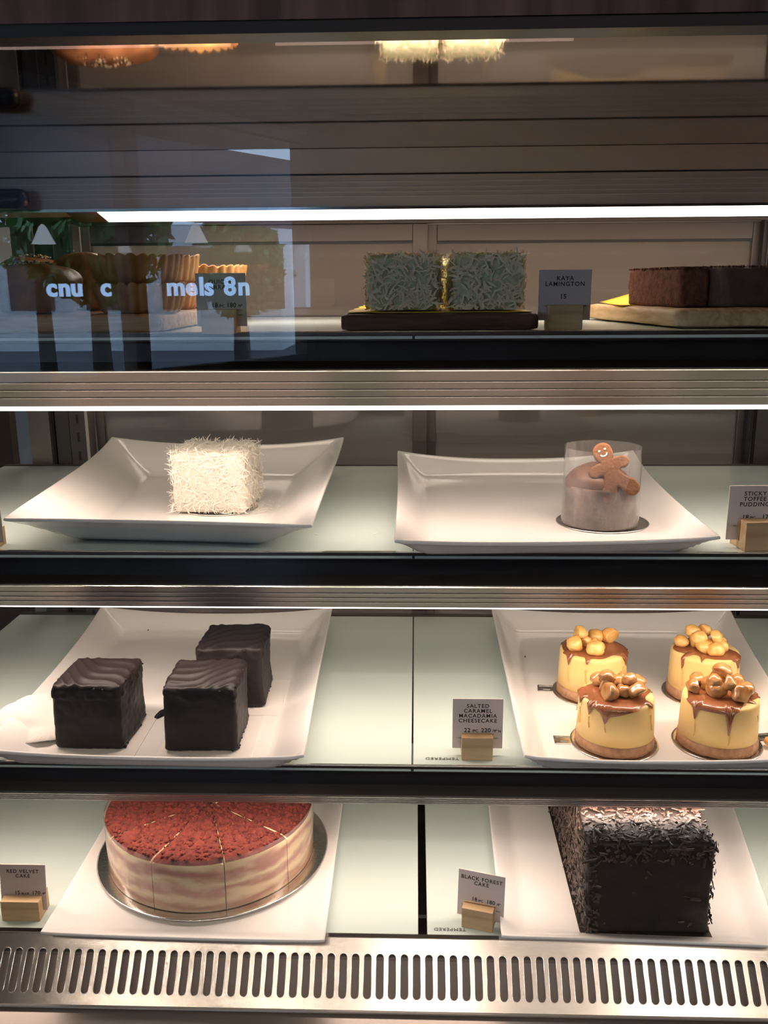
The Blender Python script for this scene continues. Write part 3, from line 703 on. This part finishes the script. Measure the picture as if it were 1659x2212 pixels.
loaf('cocoa_loaf', .2585, .42, .865, .975, -.30, zr, .0355, 'cocoa dusted chocolate loaf, right end of the top shelf', mat('loaf_front', (.085, .048, .036), .8, bump=.7, bscale=350, col2=(.12, .07, .052), vscale=90), 3)
loaf('loaf_slice', .2300, .2560, .882, .985, -.26, zr, .0350, 'slice cut from the left end of the cocoa loaf', M['cocoa'], 5)

# ------------------------------------------------------------------ shelf two
def disc(name, loc, R, lab, tabrot=None, rim=True):
    t = empty(name, loc, 0, lab, 'cake board')
    bm = bmesh.new(); lathe(bm, [(R*.2, 0), (R*.97, 0), (R, .0006), (R*.985, .0013), (R*.93, .0009), (R*.2, .0009)], 72)
    link('board', bm, M['silver'], t)
    if tabrot is not None:
        bm = bmesh.new(); Mt = Matrix.Rotation(tabrot, 4, 'Z')
        box(bm, R*.94, R+.016, -.0075, .0075, .0001, .0009, Mt)
        for (a, b_, c, d) in ((R*.98, R+.016, -.0075, -.0062), (R*.98, R+.016, .0062, .0075), (R+.0145, R+.016, -.0075, .0075), (R+.002, R+.010, -.0028, .0028)):
            box(bm, a, b_, c, d, .0009, .0015, Mt)
        o = link('pull_tab', bm, M['silver'], t, False)
    return t
zc = ZS[1]+ZP
disc('cake_board', (-.2085, .958, zc), .0400, 'silver disc under the white coconut cake')
lamington('coconut_cake', (-.2110, .961, zc+.0016), radians(-3), .081, .078, .0665, 2400, M['sponge_w'], M['coco_w'], 'white cube cake buried in fine coconut shreds on the left plate', 'cake', None, .007, .016, .0005, .0012, 77, .35)
random.seed(9); bm = bmesh.new(); pts = []
for _ in range(46):
    pts.append((Vector((random.gauss(.022, .010), random.gauss(0, .018), 0)), Vector((0, 0, 1))))
shreds(bm, pts, .006, .013, .0004, .0008, .05)
for v in bm.verts: v.co.z = max(.0003, v.co.z)
t = empty('coconut_crumbs', (-.1780, .955, zc), 0, 'loose coconut shreds fallen right of the white coconut cake', 'crumbs'); o = link('shreds', bm, M['coco_w'], t); o['kind'] = 'stuff'
for (x, y, i, lab) in ((-.095, .862, 1, 'single stray coconut shred on the second shelf near the left plate'), (-.040, .862, 1, 'single stray coconut shred lying between the two plates'), (.068, .84, 2, None)):
    if lab:
        bm = bmesh.new(); random.seed(int(x*-1000)); shreds(bm, [(Vector((0, 0, 0)), Vector((0, 0, 1)))], .008, .010, .0012, .0014, .02)
        for v in bm.verts: v.co.z = max(.0003, v.co.z)
        tag(link('coconut_shred', bm, M['coco_w'], None, loc=(x, y, ZS[i])), lab, 'crumb')
# toffee pudding
tx, ty = .1800, .893; zt = ZS[1]+ZP
disc('cake_board', (.1855, .898, zt), .0455, 'silver disc under the sticky toffee pudding')
tp = empty('toffee_pudding', (tx+.0015, ty, zt+.0016), 0, 'sticky toffee pudding topped with chocolate mousse in a clear plastic collar', 'cake')
bm = bmesh.new(); rg = lathe(bm, [(.034, 0), (.0355, .002), (.0350, .020), (.0345, .036), (.032, .0385), (.020, .0385)], 96)
for v in bm.verts:
    if .001 < v.co.z < .038: d_ = Vector((v.co.x, v.co.y, 0)).normalized(); v.co += d_*(-.0012+.0014*nz(v.co, 110))
link('sponge', bm, M['toffee'], tp)
bm = bmesh.new(); bmesh.ops.create_uvsphere(bm, u_segments=48, v_segments=32, radius=1)
for v in bm.verts:
    p = v.co.copy(); th = atan2(p.y, p.x); rr = sqrt(p.x**2+p.y**2)
    tw = 1+.05*sin(th*3+p.z*4)*rr
    v.co = Vector((p.x*.0300*tw, p.y*.0290*tw, p.z*.0190*(1+.02*sin(th*3+rr*6)))) + Vector((-.004, 0, .0405))
link('mousse_dome', bm, M['choct'], tp)
bm = bmesh.new(); n = 72; prf = [(.0372, .0005), (.0366, .030), (.0362, .0755)]; rings = []
for r, z in prf: rings.append([bm.verts.new(((r+(.0016*i/n))*cos(2.2+2*PI*i/n*1.06), (r+(.0016*i/n))*sin(2.2+2*PI*i/n*1.06), z)) for i in range(n+1)])
for a, b_ in zip(rings, rings[1:]):
    for i in range(n): bm.faces.new((a[i], a[i+1], b_[i+1], b_[i]))
co = link('plastic_collar', bm, M['collar'], tp); 
bm = bmesh.new(); rings = []
for r, z in ((.0362, .001), (.0358, .020), (.0353, .037)): rings.append([bm.verts.new((r*cos(2*PI*i/72), r*sin(2*PI*i/72), z+(.0025*nz((cos(2*PI*i/72)*2, sin(2*PI*i/72)*2, 3), 1) if z > .03 else 0))) for i in range(72)])
for a, b_ in zip(rings, rings[1:]):
    for i in range(72): bm.faces.new((a[i], a[(i+1) % 72], b_[(i+1) % 72], b_[i]))
link('smeared_filling', bm, M['fogcollar'], tp)
# gingerbread figure
def inflate(loops, name, thick, m, parent, M4):
    bm = bmesh.new()
    bmesh.ops.create_grid
    me = None
    cu = bpy.data.curves.new(name, 'CURVE'); cu.dimensions = '2D'; cu.fill_mode = 'BOTH'; cu.extrude = thick*.28; cu.bevel_depth = thick*.22; cu.bevel_resolution = 3
    for lp in loops:
        sp = cu.splines.new('BEZIER'); sp.bezier_points.add(len(lp)-1); sp.use_cyclic_u = True
        for bp, (x, y) in zip(sp.bezier_points, lp): bp.co = (x, y, 0); bp.handle_left_type = bp.handle_right_type = 'AUTO'
    tmp = bpy.data.objects.new(name, cu); COL.objects.link(tmp); dg = bpy.context.evaluated_depsgraph_get()
    me = bpy.data.meshes.new_from_object(tmp.evaluated_get(dg)); bpy.data.objects.remove(tmp); bpy.data.curves.remove(cu)
    me.materials.clear(); me.materials.append(m)
    for p in me.polygons: p.use_smooth = True
    o = bpy.data.objects.new(name, me); COL.objects.link(o); o.parent = parent; o.matrix_local = M4; return o
out = [(0, .0235), (.0048, .0215), (.0060, .0165), (.0050, .0120), (.0040, .0095), (.0085, .0085), (.0135, .0070), (.0150, .0035), (.0125, .0012), (.0075, .0010), (.0058, -.0020), (.0085, -.0080), (.0140, -.0150), (.0135, -.0205), (.0090, -.0225), (.0045, -.0180), (.0000, -.0110), (-.0050, -.0180), (-.0095, -.0222), (-.0142, -.0200), (-.0140, -.0145), (-.0085, -.0070), (-.0058, -.0010), (-.0080, .0015), (-.0130, .0018), (-.0155, .0045), (-.0135, .0080), (-.0080, .0088), (-.0040, .0095), (-.0050, .0120), (-.0060, .0165), (-.0048, .0215)]
gm = empty('gingerbread_cookie', (tx+.0060, ty-.0230, zt+.0560), 0, 'small gingerbread figure cookie with white icing face, leaning on the toffee pudding', 'cookie')
GM = Matrix.Rotation(radians(-24), 4, 'Y') @ Matrix.Rotation(radians(72), 4, 'X')
inflate([[(x*1.18, y*1.18) for x, y in out]], 'cookie_body', .0085, M['gbread'], gm, GM)
for (x, y) in ((-.0026, .0205), (.0026, .0205)):
    bm = bmesh.new(); bmesh.ops.create_icosphere(bm, subdivisions=2, radius=1, matrix=Matrix.Diagonal((.0012, .0010, .0008, 1)))
    o = link('icing_eye', bm, M['icing'], gm); o.matrix_local = GM @ Matrix.Translation((x*1.1, y*1.1, .0044))
bm = bmesh.new()
for i in range(9):
    a = PI+PI*(i+.5)/9*1.0
    bmesh.ops.create_icosphere(bm, subdivisions=1, radius=.00085, matrix=Matrix.Translation((.0030*cos(a), .0165*1.1+.0022*sin(a)+.0005, .0043)))
o = link('icing_smile', bm, M['icing'], gm); o.matrix_local = GM

# ------------------------------------------------------------------ shelf three: chocolate cubes
def choccube(x, y, rz, w, d, h, lab, seed, sw_=1):
    t = empty('chocolate_cube', (x, y, ZS[2]+ZP+.0014), rz, lab, 'cake')
    bm = rbox(w, d, h, .005, 46)
    for v in bm.verts:
        p = v.co.copy()
        if p.z > h*.93:
            q = p.y*sw_*.75+p.x*.55+.006*sin(p.x*90+seed)
            s = abs((q*165+seed) % 2-1)
            v.co.z += (.0026*s**2.2-.0005)*min(1, (w/2-abs(p.x))*180)*min(1, (d/2-abs(p.y))*180)*1 + .0011*nz(p, 60, seed)
            v.co.x += .0006*s
        k = (p.z/h)
        ed = max(abs(p.x)/(w/2), abs(p.y)/(d/2))
        if k > .80 and ed > .93:
            v.co += Vector((p.x, p.y, 0)).normalized()*.0022*max(0, nz(p, 130, seed)+.15)
        v.co += Vector((nz(p, 28, seed), nz(p, 28, seed+1), 0))*.0022 + Vector((nz(p, 160, seed), nz(p, 160, seed+1), 0))*.0005
        if k < .12 and ed > .9: v.co += Vector((p.x, p.y, 0)).normalized()*.0016*abs(nz(p, 200, seed))
        if v.co.z < 0: v.co.z = 0
    link('frosted_block', bm, M['choc'], t)
    random.seed(seed); bm = bmesh.new()
    for _ in range(26):
        sd = random.choice(((1, 0), (-1, 0), (1, 0), (0, -1)))
        z = random.choice((random.uniform(0, .006), random.uniform(h*.85, h*.98))); a = random.uniform(-.46, .46)
        x_, y_ = (sd[0]*w/2, a*d) if sd[0] else (a*w, sd[1]*d/2)
        s = random.uniform(.0008, .0020)
        bmesh.ops.create_icosphere(bm, subdivisions=1, radius=1, matrix=Matrix.Translation((x_, y_, max(z, s*.7))) @ Matrix.Diagonal((s, s, s*random.uniform(.5, 1.4), 1)))
    o = link('frosting_flecks', bm, M['choc'], t); o['kind'] = 'stuff'; return t
choccube(-.3185, .853, radians(-2), .0690, .0730, .0670, 'dark chocolate frosted cube cake, alone on the left of its plate', 2, 1)
choccube(-.2090, .850, radians(1), .0710, .0730, .0675, 'dark chocolate frosted cube cake, front of the pair', 5, -1)
choccube(-.1985, .947, radians(1), .0700, .0730, .0690, 'dark chocolate frosted cube cake, rear of the pair', 9, -1)
def paper(x, y, w, d, lab, shear=0):
    t = empty('cake_card', (x, y, ZS[2]+ZP), 0, lab, 'cake card')
    bm = bmesh.new(); box(bm, -w/2, w/2, -d/2, d/2, 0, .0009)
    for v in bm.verts: v.co.x += shear*v.co.y
    link('card_sheet', bm, M['pcard'], t, False)
paper(-.3160, .852, .088, .098, 'white card under the left chocolate cube')
paper(-.2050, .8475, .092, .092, 'white card under the front chocolate cube of the pair')
paper(-.1900, .9410, .092, .090, 'white card under the rear chocolate cube of the pair')
# torn paper leaning in the plate corner
bm = bmesh.new(); random.seed(3); n = 26
cpt = bm.verts.new((.012, .008, .004)); ring = []
ol = [(-.045, -.022, .004), (.000, -.026, .001), (.026, -.018, .0015), (.041, .000, .003), (.030, .012, .010), (.020, .022, .014), (.008, .040, .019), (-.004, .044, .023), (-.018, .030, .026), (-.034, .006, .024), (-.046, -.010, .014)]
pts = []
for i in range(len(ol)):
    a, b_ = Vector(ol[i]), Vector(ol[(i+1) % len(ol)])
    for k in range(5): q = a.lerp(b_, k/5); j = .0010 if i in (2, 3, 4, 5, 6) else .0003; pts.append(bm.verts.new(q+Vector((random.uniform(-j, j), random.uniform(-j, j), random.uniform(-j, j)*.5))))
for i in range(len(pts)): bm.faces.new((cpt, pts[i], pts[(i+1) % len(pts)]))
bmesh.ops.subdivide_edges(bm, edges=bm.edges, cuts=2)
for v in bm.verts: v.co.z += .0010*nz(v.co, 120)
t = empty('torn_paper', (-.384, .846, ZS[2]+ZP+.0045), 0, 'torn scrap of white paper in the front left corner of the chocolate cube plate', 'paper')
o = link('paper_scrap', bm, M['pcard'], t); o.modifiers.new('t', 'SOLIDIFY').thickness = .0006
# frosting smear
bm = bmesh.new(); bmesh.ops.create_icosphere(bm, subdivisions=3, radius=1)
for v in bm.verts: v.co = Vector((v.co.x*.0040+v.co.y*.002+.0015*nz(v.co, 3), v.co.y*.0125, max(0, v.co.z*.005+.0018*nz(v.co, 2.5, 4))))
tag(link('frosting_smear', bm, M['choc'], None, loc=(-.2690, .897, ZS[2]+ZP), rz=radians(-12)), 'dark frosting smear lying on the plate between the chocolate cubes', 'crumb')
for (x, y, i, lab) in ((-.345, 1.115, 2, 'tiny chocolate crumb at the back of the chocolate cube plate'), (.134, 1.06, 2, 'tiny dark crumb left of the rear cheesecake')):
    bm = bmesh.new(); bmesh.ops.create_icosphere(bm, subdivisions=1, radius=1, matrix=Matrix.Diagonal((.0008, .0022, .0008, 1))); tag(link('cake_crumb', bm, M['choc'], None, loc=(x, y, ZS[i]+ZP+.011 if y > 1.1 else ZS[i]+ZP+.0008)), lab, 'crumb')

# ------------------------------------------------------------------ shelf three: cheesecakes
def cheesecake(x, y, lab, blab, seed, nutm, tab=None, nuts=9, car='caramel', spread=.9, h=.050):
    R = .0375; z0 = ZS[2]+ZP
    disc('cake_board', (x, y, z0), .0432, blab, tab)
    t = empty('cheesecake', (x, y, z0+.0014), 0, lab, 'cake')
    bm = bmesh.new(); lathe(bm, [(R*.9, 0), (R*1.02, .0005), (R*1.025, .006), (R*1.0, .0105), (R*.9, .011)], 80)
    for v in bm.verts:
        if v.co.z > .0003 and Vector((v.co.x, v.co.y)).length > R*.95: v.co += Vector((v.co.x, v.co.y, 0)).normalized()*.0009*nz(v.co, 220, seed)+Vector((0, 0, .0008*nz(v.co, 120, seed)))
    link('biscuit_base', bm, M['biscuit'], t)
    H = h
    bm = bmesh.new(); lathe(bm, [(R*.9, .0100), (R*.995, .0108), (R*.985, H*.6), (R*.965, H-.004), (R*.95, H-.0015), (R*.91, H), (R*.5, H+.0002), (.001, H+.0004)], 96)
    for v in bm.verts: v.co += Vector((nz(v.co, 30, seed), nz(v.co, 30, seed+1), 0))*.0007
    link('cream_body', bm, M['cheese'], t)
    # caramel: disc over the top whose edge runs down the side in drips
    random.seed(seed); bm = bmesh.new(); nA = 144; nR = 26; ph = [random.random()*6.28 for _ in range(6)]
    drips = [(random.uniform(0, 6.28), random.uniform(.008, .020), random.uniform(.05, .09)) for _ in range(2)] + [(-PI/2+random.uniform(-.5, .3), random.uniform(.010, .016), .08), (-PI/2+.9, .010, .10), (-PI/2-.95, .014, .07)]
    rows = []
    for i in range(nR+1):
        row = []
        for j in range(nA):
            a = 2*PI*j/nA
            ext = R*(spread-.04+.12*sin(2*a+ph[0])+.07*sin(3*a+ph[1])+.05*sin(5*a+ph[2]))
            for (da, dl, dw) in drips:
                dd = (a-da+PI) % (2*PI)-PI; ext += (dl*.8+R*.02)*math.exp(-(dd/dw)**2)
            s = ext*i/nR
            top = R*.93
            th = .0014*(1-(i/nR)**6)+.0003
            if s <= top: r = s; z = H+.0004+th
            else: r = R*.955+th+.0011+(s-top)*.035; z = H-.0008-(s-top)
            if top*.9 < s <= top: z -= (s-top*.9)*.12
            row.append(bm.verts.new((r*cos(a), r*sin(a), z+.0004*nz((r*cos(a), r*sin(a), z), 90, seed))))
        rows.append(row)
    for a, b_ in zip(rows[1:], rows[2:]):
        for j in range(nA): bm.faces.new((a[j], a[(j+1) % nA], b_[(j+1) % nA], b_[j]))
    bm.faces.new(rows[1]); 
    for v in rows[0]: bm.verts.remove(v)
    link('caramel_topping', bm, M[car], t)
    # thin amber runs below the drips
    bm = bmesh.new()
    for (da, dl, dw) in drips:
        zt_ = H-.004-dl*.7; zb_ = max(.013, zt_-random.uniform(.006, .020)); pr = None
        for k in range(9):
            f = k/8; z = zt_+(zb_-zt_)*f; wv_ = (.035*(1-f*.6)); r = R*(1.012 if z < H*.6 else 1.0)+.0001-(.0006 if z > H*.6 else 0)
            aa = da+.03*sin(f*3+seed)
            q = [bm.verts.new(((r+e)*cos(aa+s*wv_), (r+e)*sin(aa+s*wv_), z)) for s, e in ((-1, -.0006), (0, .0004), (1, -.0006))]
            if pr:
                for s in (0, 1): bm.faces.new((pr[s], pr[s+1], q[s+1], q[s]))
            pr = q
    link('caramel_runs', bm, M['drip'], t)
    # nuts
    placed = []
    tries = 0
    while len(placed) < nuts and tries < 900:
        tries += 1
        a = random.random()*2*PI; q = R*.68*sqrt(random.random()); r = random.uniform(.0072, .0102)
        x_, y_ = q*cos(a), q*sin(a)+.002; lvl = 0
        zc_ = H+.0012+r*.78
        close = [p for p in placed if (p[0]-x_)**2+(p[1]-y_)**2 < ((p[3]+r)*.80)**2 and p[4] == 0]
        if close:
            if len(placed) < nuts*.62: continue
            if len(close) > 2: continue
            zc_ = H+.0012+r*.8+.0088; lvl = 1
            if any((p[0]-x_)**2+(p[1]-y_)**2 < ((p[3]+r)*.8)**2 for p in placed if p[4] == 1) or q > R*.45: continue
        placed.append((x_, y_, zc_, r, lvl))
    for k, (x_, y_, zc_, r, lvl) in enumerate(placed):
        bm = bmesh.new(); bmesh.ops.create_icosphere(bm, subdivisions=3, radius=1)
        fl = random.random() < .6; pn = Vector((random.gauss(0, 1), random.gauss(0, 1), random.gauss(0, .4))).normalized()
        for v in bm.verts:
            p = v.co.copy(); v.co *= 1+.24*nz(p, 1.3, seed+k)+.08*nz(p, 4, k)
            if fl and v.co.dot(pn) > .35: v.co -= pn*(v.co.dot(pn)-.35)*.9
            v.co = Vector((v.co.x*r, v.co.y*r, v.co.z*r*.86))
        link('macadamia_nut', bm, M[nutm], t, loc=(x_, y_, zc_))
    return t
cheesecake(.1965, .9990-.036, 'caramel macadamia cheesecake, rear left of the four', 'silver tabbed disc under the rear left cheesecake', 4, 'nut', PI-.1, 7)
cheesecake(.3180, .9780-.016, 'caramel macadamia cheesecake, rear right of the four', 'silver disc under the rear right cheesecake', 12, 'nut', None, 12, spread=.84)
cheesecake(.1975, .8460, 'caramel macadamia cheesecake, front left of the four', 'silver tabbed disc under the front left cheesecake', 23, 'nutg', PI-.02, 10, spread=.98)
cheesecake(.2985, .8470, 'caramel macadamia cheesecake, front right of the four', 'silver tabbed disc under the front right cheesecake', 31, 'nutg', .18, 11, spread=.95)
bm = bmesh.new(); bmesh.ops.create_icosphere(bm, subdivisions=3, radius=1)
for v in bm.verts: v.co = Vector((v.co.x*.005, v.co.y*.0055, v.co.z*.0045))*(1+.2*nz(v.co, 2))
tag(link('macadamia_piece', bm, M['nut'], None, loc=(.3465, .838, ZS[2]+ZP+.0062)), 'fallen nut piece on the board tab right of the front right cheesecake', 'nut')

# ------------------------------------------------------------------ bottom deck: red velvet cake
def velvetmat():
    m = mat('red_velvet_layers', (.6, .3, .2), .5, bump=.4, bscale=120, sss=.15, sssr=.004); nt = m.node_tree; N = nt.nodes; L = nt.links; b_ = N['Principled BSDF']
    tc = N.new('ShaderNodeTexCoord'); sp = N.new('ShaderNodeSeparateXYZ'); no = N.new('ShaderNodeTexNoise'); no.inputs['Scale'].default_value = 22; no.inputs['Detail'].default_value = 5
    mp = N.new('ShaderNodeMapping'); mp.inputs['Scale'].default_value = (1, 1, 2.5)
    L.new(tc.outputs['Object'], sp.inputs[0]); L.new(tc.outputs['Object'], mp.inputs[0]); L.new(mp.outputs[0], no.inputs['Vector'])
    ma = N.new('ShaderNodeMath'); ma.operation = 'MULTIPLY_ADD'; ma.inputs[1].default_value = .034; L.new(no.outputs['Fac'], ma.inputs[0]); L.new(sp.outputs['Z'], ma.inputs[2])
    mr = N.new('ShaderNodeMapRange'); mr.inputs[1].default_value = .014; mr.inputs[2].default_value = .074; L.new(ma.outputs[0], mr.inputs[0])
    r = N.new('ShaderNodeValToRGB'); cr = r.color_ramp; cr.interpolation = 'B_SPLINE'
    red = (.42, .15, .105); cream = (.80, .62, .36)
    st = [(0, cream), (.10, (.62, .38, .24)), (.20, red), (.28, cream), (.36, cream), (.44, red), (.52, red), (.60, cream), (.66, cream), (.74, (.40, .11, .08)), (.84, (.46, .16, .11)), (.92, cream), (1, (.85, .68, .42))]
    cr.elements[0].position = 0; cr.elements[0].color = (*st[0][1], 1); cr.elements[1].position = 1; cr.elements[1].color = (*st[-1][1], 1)
    for p, c in st[1:-1]: e = cr.elements.new(p); e.color = (*c, 1)
    L.new(mr.outputs[0], r.inputs[0])
    n2 = N.new('ShaderNodeTexNoise'); n2.inputs['Scale'].default_value = 45; n2.inputs['Detail'].default_value = 6; L.new(tc.outputs['Object'], n2.inputs['Vector'])
    m2 = N.new('ShaderNodeMix'); m2.data_type = 'RGBA'; m2.inputs['B'].default_value = (.72, .50, .32, 1)
    mr2 = N.new('ShaderNodeMapRange'); mr2.inputs[1].default_value = .5; mr2.inputs[2].default_value = .72; mr2.inputs[4].default_value = .7; L.new(n2.outputs['Fac'], mr2.inputs[0])
    L.new(mr2.outputs[0], m2.inputs['Factor']); L.new(r.outputs[0], m2.inputs['A']); L.new(m2.outputs['Result'], b_.inputs['Base Color']); return m
M['velvet'] = velvetmat()
vx, vy, VR, VH = -.2335, .9400, .1140, .0575
zv0 = ZS[3]+ZP+.0040
disc('cake_board', (vx+.0015, vy+.002, zv0), .1310, 'large silver disc under the red velvet cake')
vc = empty('red_velvet_cake', (vx, vy, zv0+.0002), 0, 'round red velvet cake cut into slices, in a clear plastic collar', 'cake')
cuts = [172, 217, 251, 289, 326, 362, 398, 434, 470]
for s in range(len(cuts)-1):
    a0, a1 = radians(cuts[s]), radians(cuts[s+1]); gp = .0008
    sl = bmesh.new(); nA, nR = 30, 26
    def P(r, a, z): return Vector((r*cos(a), r*sin(a), z))
    mid = (a0+a1)/2; off = Vector((cos(mid), sin(mid), 0))*gp*2.2
    top = []
    for i in range(nR+1):
        row = []
        for j in range(nA+1):
            a = a0+(a1-a0)*j/nA; r = .004+(VR-.004)*i/nR
            z = VH-.0026*max(0, (i/nR-.93)/.07)**2-.0016*(max(0, abs(2*j/nA-1)-.88)/.12)**2
            row.append(sl.verts.new(P(r, a, z)+off))
        top.append(row)
    for i in range(nR):
        for j in range(nA): sl.faces.new((top[i][j], top[i+1][j], top[i+1][j+1], top[i][j+1]))
    zs = [VH*.8, VH*.55, VH*.3, .0015]
    outer = [top[nR]]
    for z in zs: outer.append([sl.verts.new(P(VR*(1.004), a0+(a1-a0)*j/nA, z)+off) for j in range(nA+1)])
    for a_, b_ in zip(outer, outer[1:]):
        for j in range(nA): sl.faces.new((a_[j], b_[j], b_[j+1], a_[j+1]))
    for side in (0, nA):
        vs = [top[i][side] for i in range(nR+1)] + [o_[side] for o_ in outer[1:]]
        a = a0 if side == 0 else a1
        vs.append(sl.verts.new(P(.004, a, .0015)+off))
        sl.faces.new(vs if side == 0 else vs[::-1])
    so = auto(link('cake_slice', sl, M['velvet'], vc), 50)
    cb = bmesh.new(); top = []; nA, nR = 44, 44
    for i in range(nR+1):
        row = []
        for j in range(nA+1):
            fj = j/nA; aa = a0+(a1-a0)*(.008+.984*fj); r = .008+(VR*1.0-.008)*i/nR
            p = P(r, aa, 0); e = min(1, 12*min(fj, 1-fj))*min(1, 14*(1-i/nR))
            z = VH+.0006+.0030*e*(.35+abs(nz(p, 110, 2))*1.5+.6*nz(p, 420, 5)) - .0022*max(0, (i/nR-.94)/.06)**2
            row.append(cb.verts.new(p+off+Vector((0, 0, z))))
        top.append(row)
    for i in range(nR):
        for j in range(nA): cb.faces.new((top[i][j], top[i+1][j], top[i+1][j+1], top[i][j+1]))
    link('crumb_topping', cb, M['redcr'], so)
    random.seed(s); cb = bmesh.new()
    for _ in range(230):
        a = random.uniform(a0, a1); r = VR*sqrt(random.random()); q = random.uniform(.0007, .0028)
        bmesh.ops.create_icosphere(cb, subdivisions=1, radius=q, matrix=Matrix.Translation(P(r*.98, a, VH+.0022)+off))
    for v in cb.verts: v.co += Vector((nz(v.co, 900), nz(v.co, 900, 1), nz(v.co, 900, 2)))*.0007
    o = link('loose_crumbs', cb, M['redcr'], so); o['kind'] = 'stuff'
bm = bmesh.new(); n = 120; rings = []
for r, z in ((VR*1.012+.001, .0012), (VR*1.010+.001, VH*.5), (VR*1.008+.001, VH+.0045)):
    rings.append([bm.verts.new(((r+.0012*i/n)*cos(radians(20)+PI*2.03*i/n), (r+.0012*i/n)*sin(radians(20)+PI*2.03*i/n), z)) for i in range(n+1)])
for a, b_ in zip(rings, rings[1:]):
    for i in range(n): bm.faces.new((a[i], a[i+1], b_[i+1], b_[i]))
link('plastic_collar', bm, M['collar'], vc)

# ------------------------------------------------------------------ bottom deck: black forest cake
bx0, bx1, by0, by1, BH = .1700, .2925, .8080, 1.0900, .1010
zv0 -= .0038
t = empty('cake_board', (.2300, .95, zv0), 0, 'thin dark square board under the black forest cake', 'cake board')
boxo('board', (-.064, .066, -.147, .145, 0, .0016), M['bforest'], t)
bf = empty('black_forest_cake', ((bx0+bx1)/2, (by0+by1)/2, zv0+.0018), 0, 'tall black forest block cake covered in dark chocolate shavings', 'cake')
bw, bd = bx1-bx0, by1-by0
bm = rbox(bw, bd, BH, .003, 40)
for v in bm.verts:
    p = v.co.copy(); v.co += Vector((nz(p, 60), nz(p, 60, 1), nz(p, 60, 2)*.5*(p.z > .01)))*.0022
    if p.x < -bw*.45: v.co.x -= .006*(1-p.z/BH)*0
link('cake_body', bm, M['bforest'], bf)
def curls(N, seed, faces, smin, smax):
    random.seed(seed); bm = bmesh.new()
    for (p, n) in boxpts(bw, bd, BH, N, faces):
        if n.y < -.5 and not (p.z > BH*.80 or p.x < -bw*.40 or random.random() < .03): continue
        if n.x > .5 and p.y > 0: continue
        t1 = Matrix.Rotation(random.random()*2*PI, 3, n) @ n.orthogonal().normalized(); t1 = (t1+n*random.uniform(-.1, .35)).normalized()
        sd = t1.cross(n).normalized(); up_ = sd.cross(t1).normalized()
        L_ = random.uniform(smin, smax)*random.choice((1, 1, 1, 1.9)); w = random.uniform(.0012, .0034); turn = random.uniform(.6, 3.6); rad = w/turn*1.3
        prev = None; k = 6; c = p+n*random.uniform(0, .0022)
        for i in range(k+1):
            a = turn*(i/k-.5); o_ = sd*sin(a)*rad + up_*(cos(a)-1)*rad*1.0 + n*rad*.6
            q = (bm.verts.new(c+o_-t1*L_/2*(1+random.uniform(-.2, .2))), bm.verts.new(c+o_+t1*L_/2*(1+random.uniform(-.2, .2))))
            if prev: bm.faces.new((prev[0], prev[1], q[1], q[0]))
            prev = q
    for v in bm.verts: v.co.z = max(.0004, v.co.z)
    return bm
o = link('fine_shavings', curls(5200, 5, ('top', 'front', 'left', 'right'), .002, .006), M['shave'], bf); o['kind'] = 'stuff'
o = link('chocolate_curls', curls(150, 8, ('top', 'left', 'front'), .009, .016), M['shave'], bf); o['kind'] = 'stuff'

# ------------------------------------------------------------------ repeats share a group
GR = {'kaya_lamington': 'green coconut lamingtons on the walnut board', 'cheesecake': 'caramel macadamia cheesecakes on one plate', 'chocolate_cube': 'dark chocolate cubes on one plate',
      'serving_plate': 'white porcelain serving plates', 'price_card': 'price cards of the display', 'card_block': 'wooden blocks holding the price cards', 'quiche': 'fluted quiches on the oak board',
      'sesame_bun': 'sesame buns on the oak board', 'cake_board': 'thin boards under the cakes', 'cake_card': 'white cards under the chocolate cubes', 'display_shelf': 'glass shelves of the display case',
      'sliding_door': 'sliding doors at the back of the case', 'serving_board': 'wooden boards on the top shelf', 'greaseproof_paper': 'yellow papers on the wooden boards', 'coconut_shred': 'stray coconut shreds',
      'cake_crumb': 'tiny crumbs on the plates', 'street_tree': 'street trees outside', 'linear_lamp': 'linear lamps of the shop', 'pendant_lamp': 'cone pendant lamps of the shop', 'neon_sign': 'blue window lettering'}
for o in bpy.data.objects:
    if o.parent is None and o.name.split('.')[0] in GR and 'label' in o: o['group'] = GR[o.name.split('.')[0]]
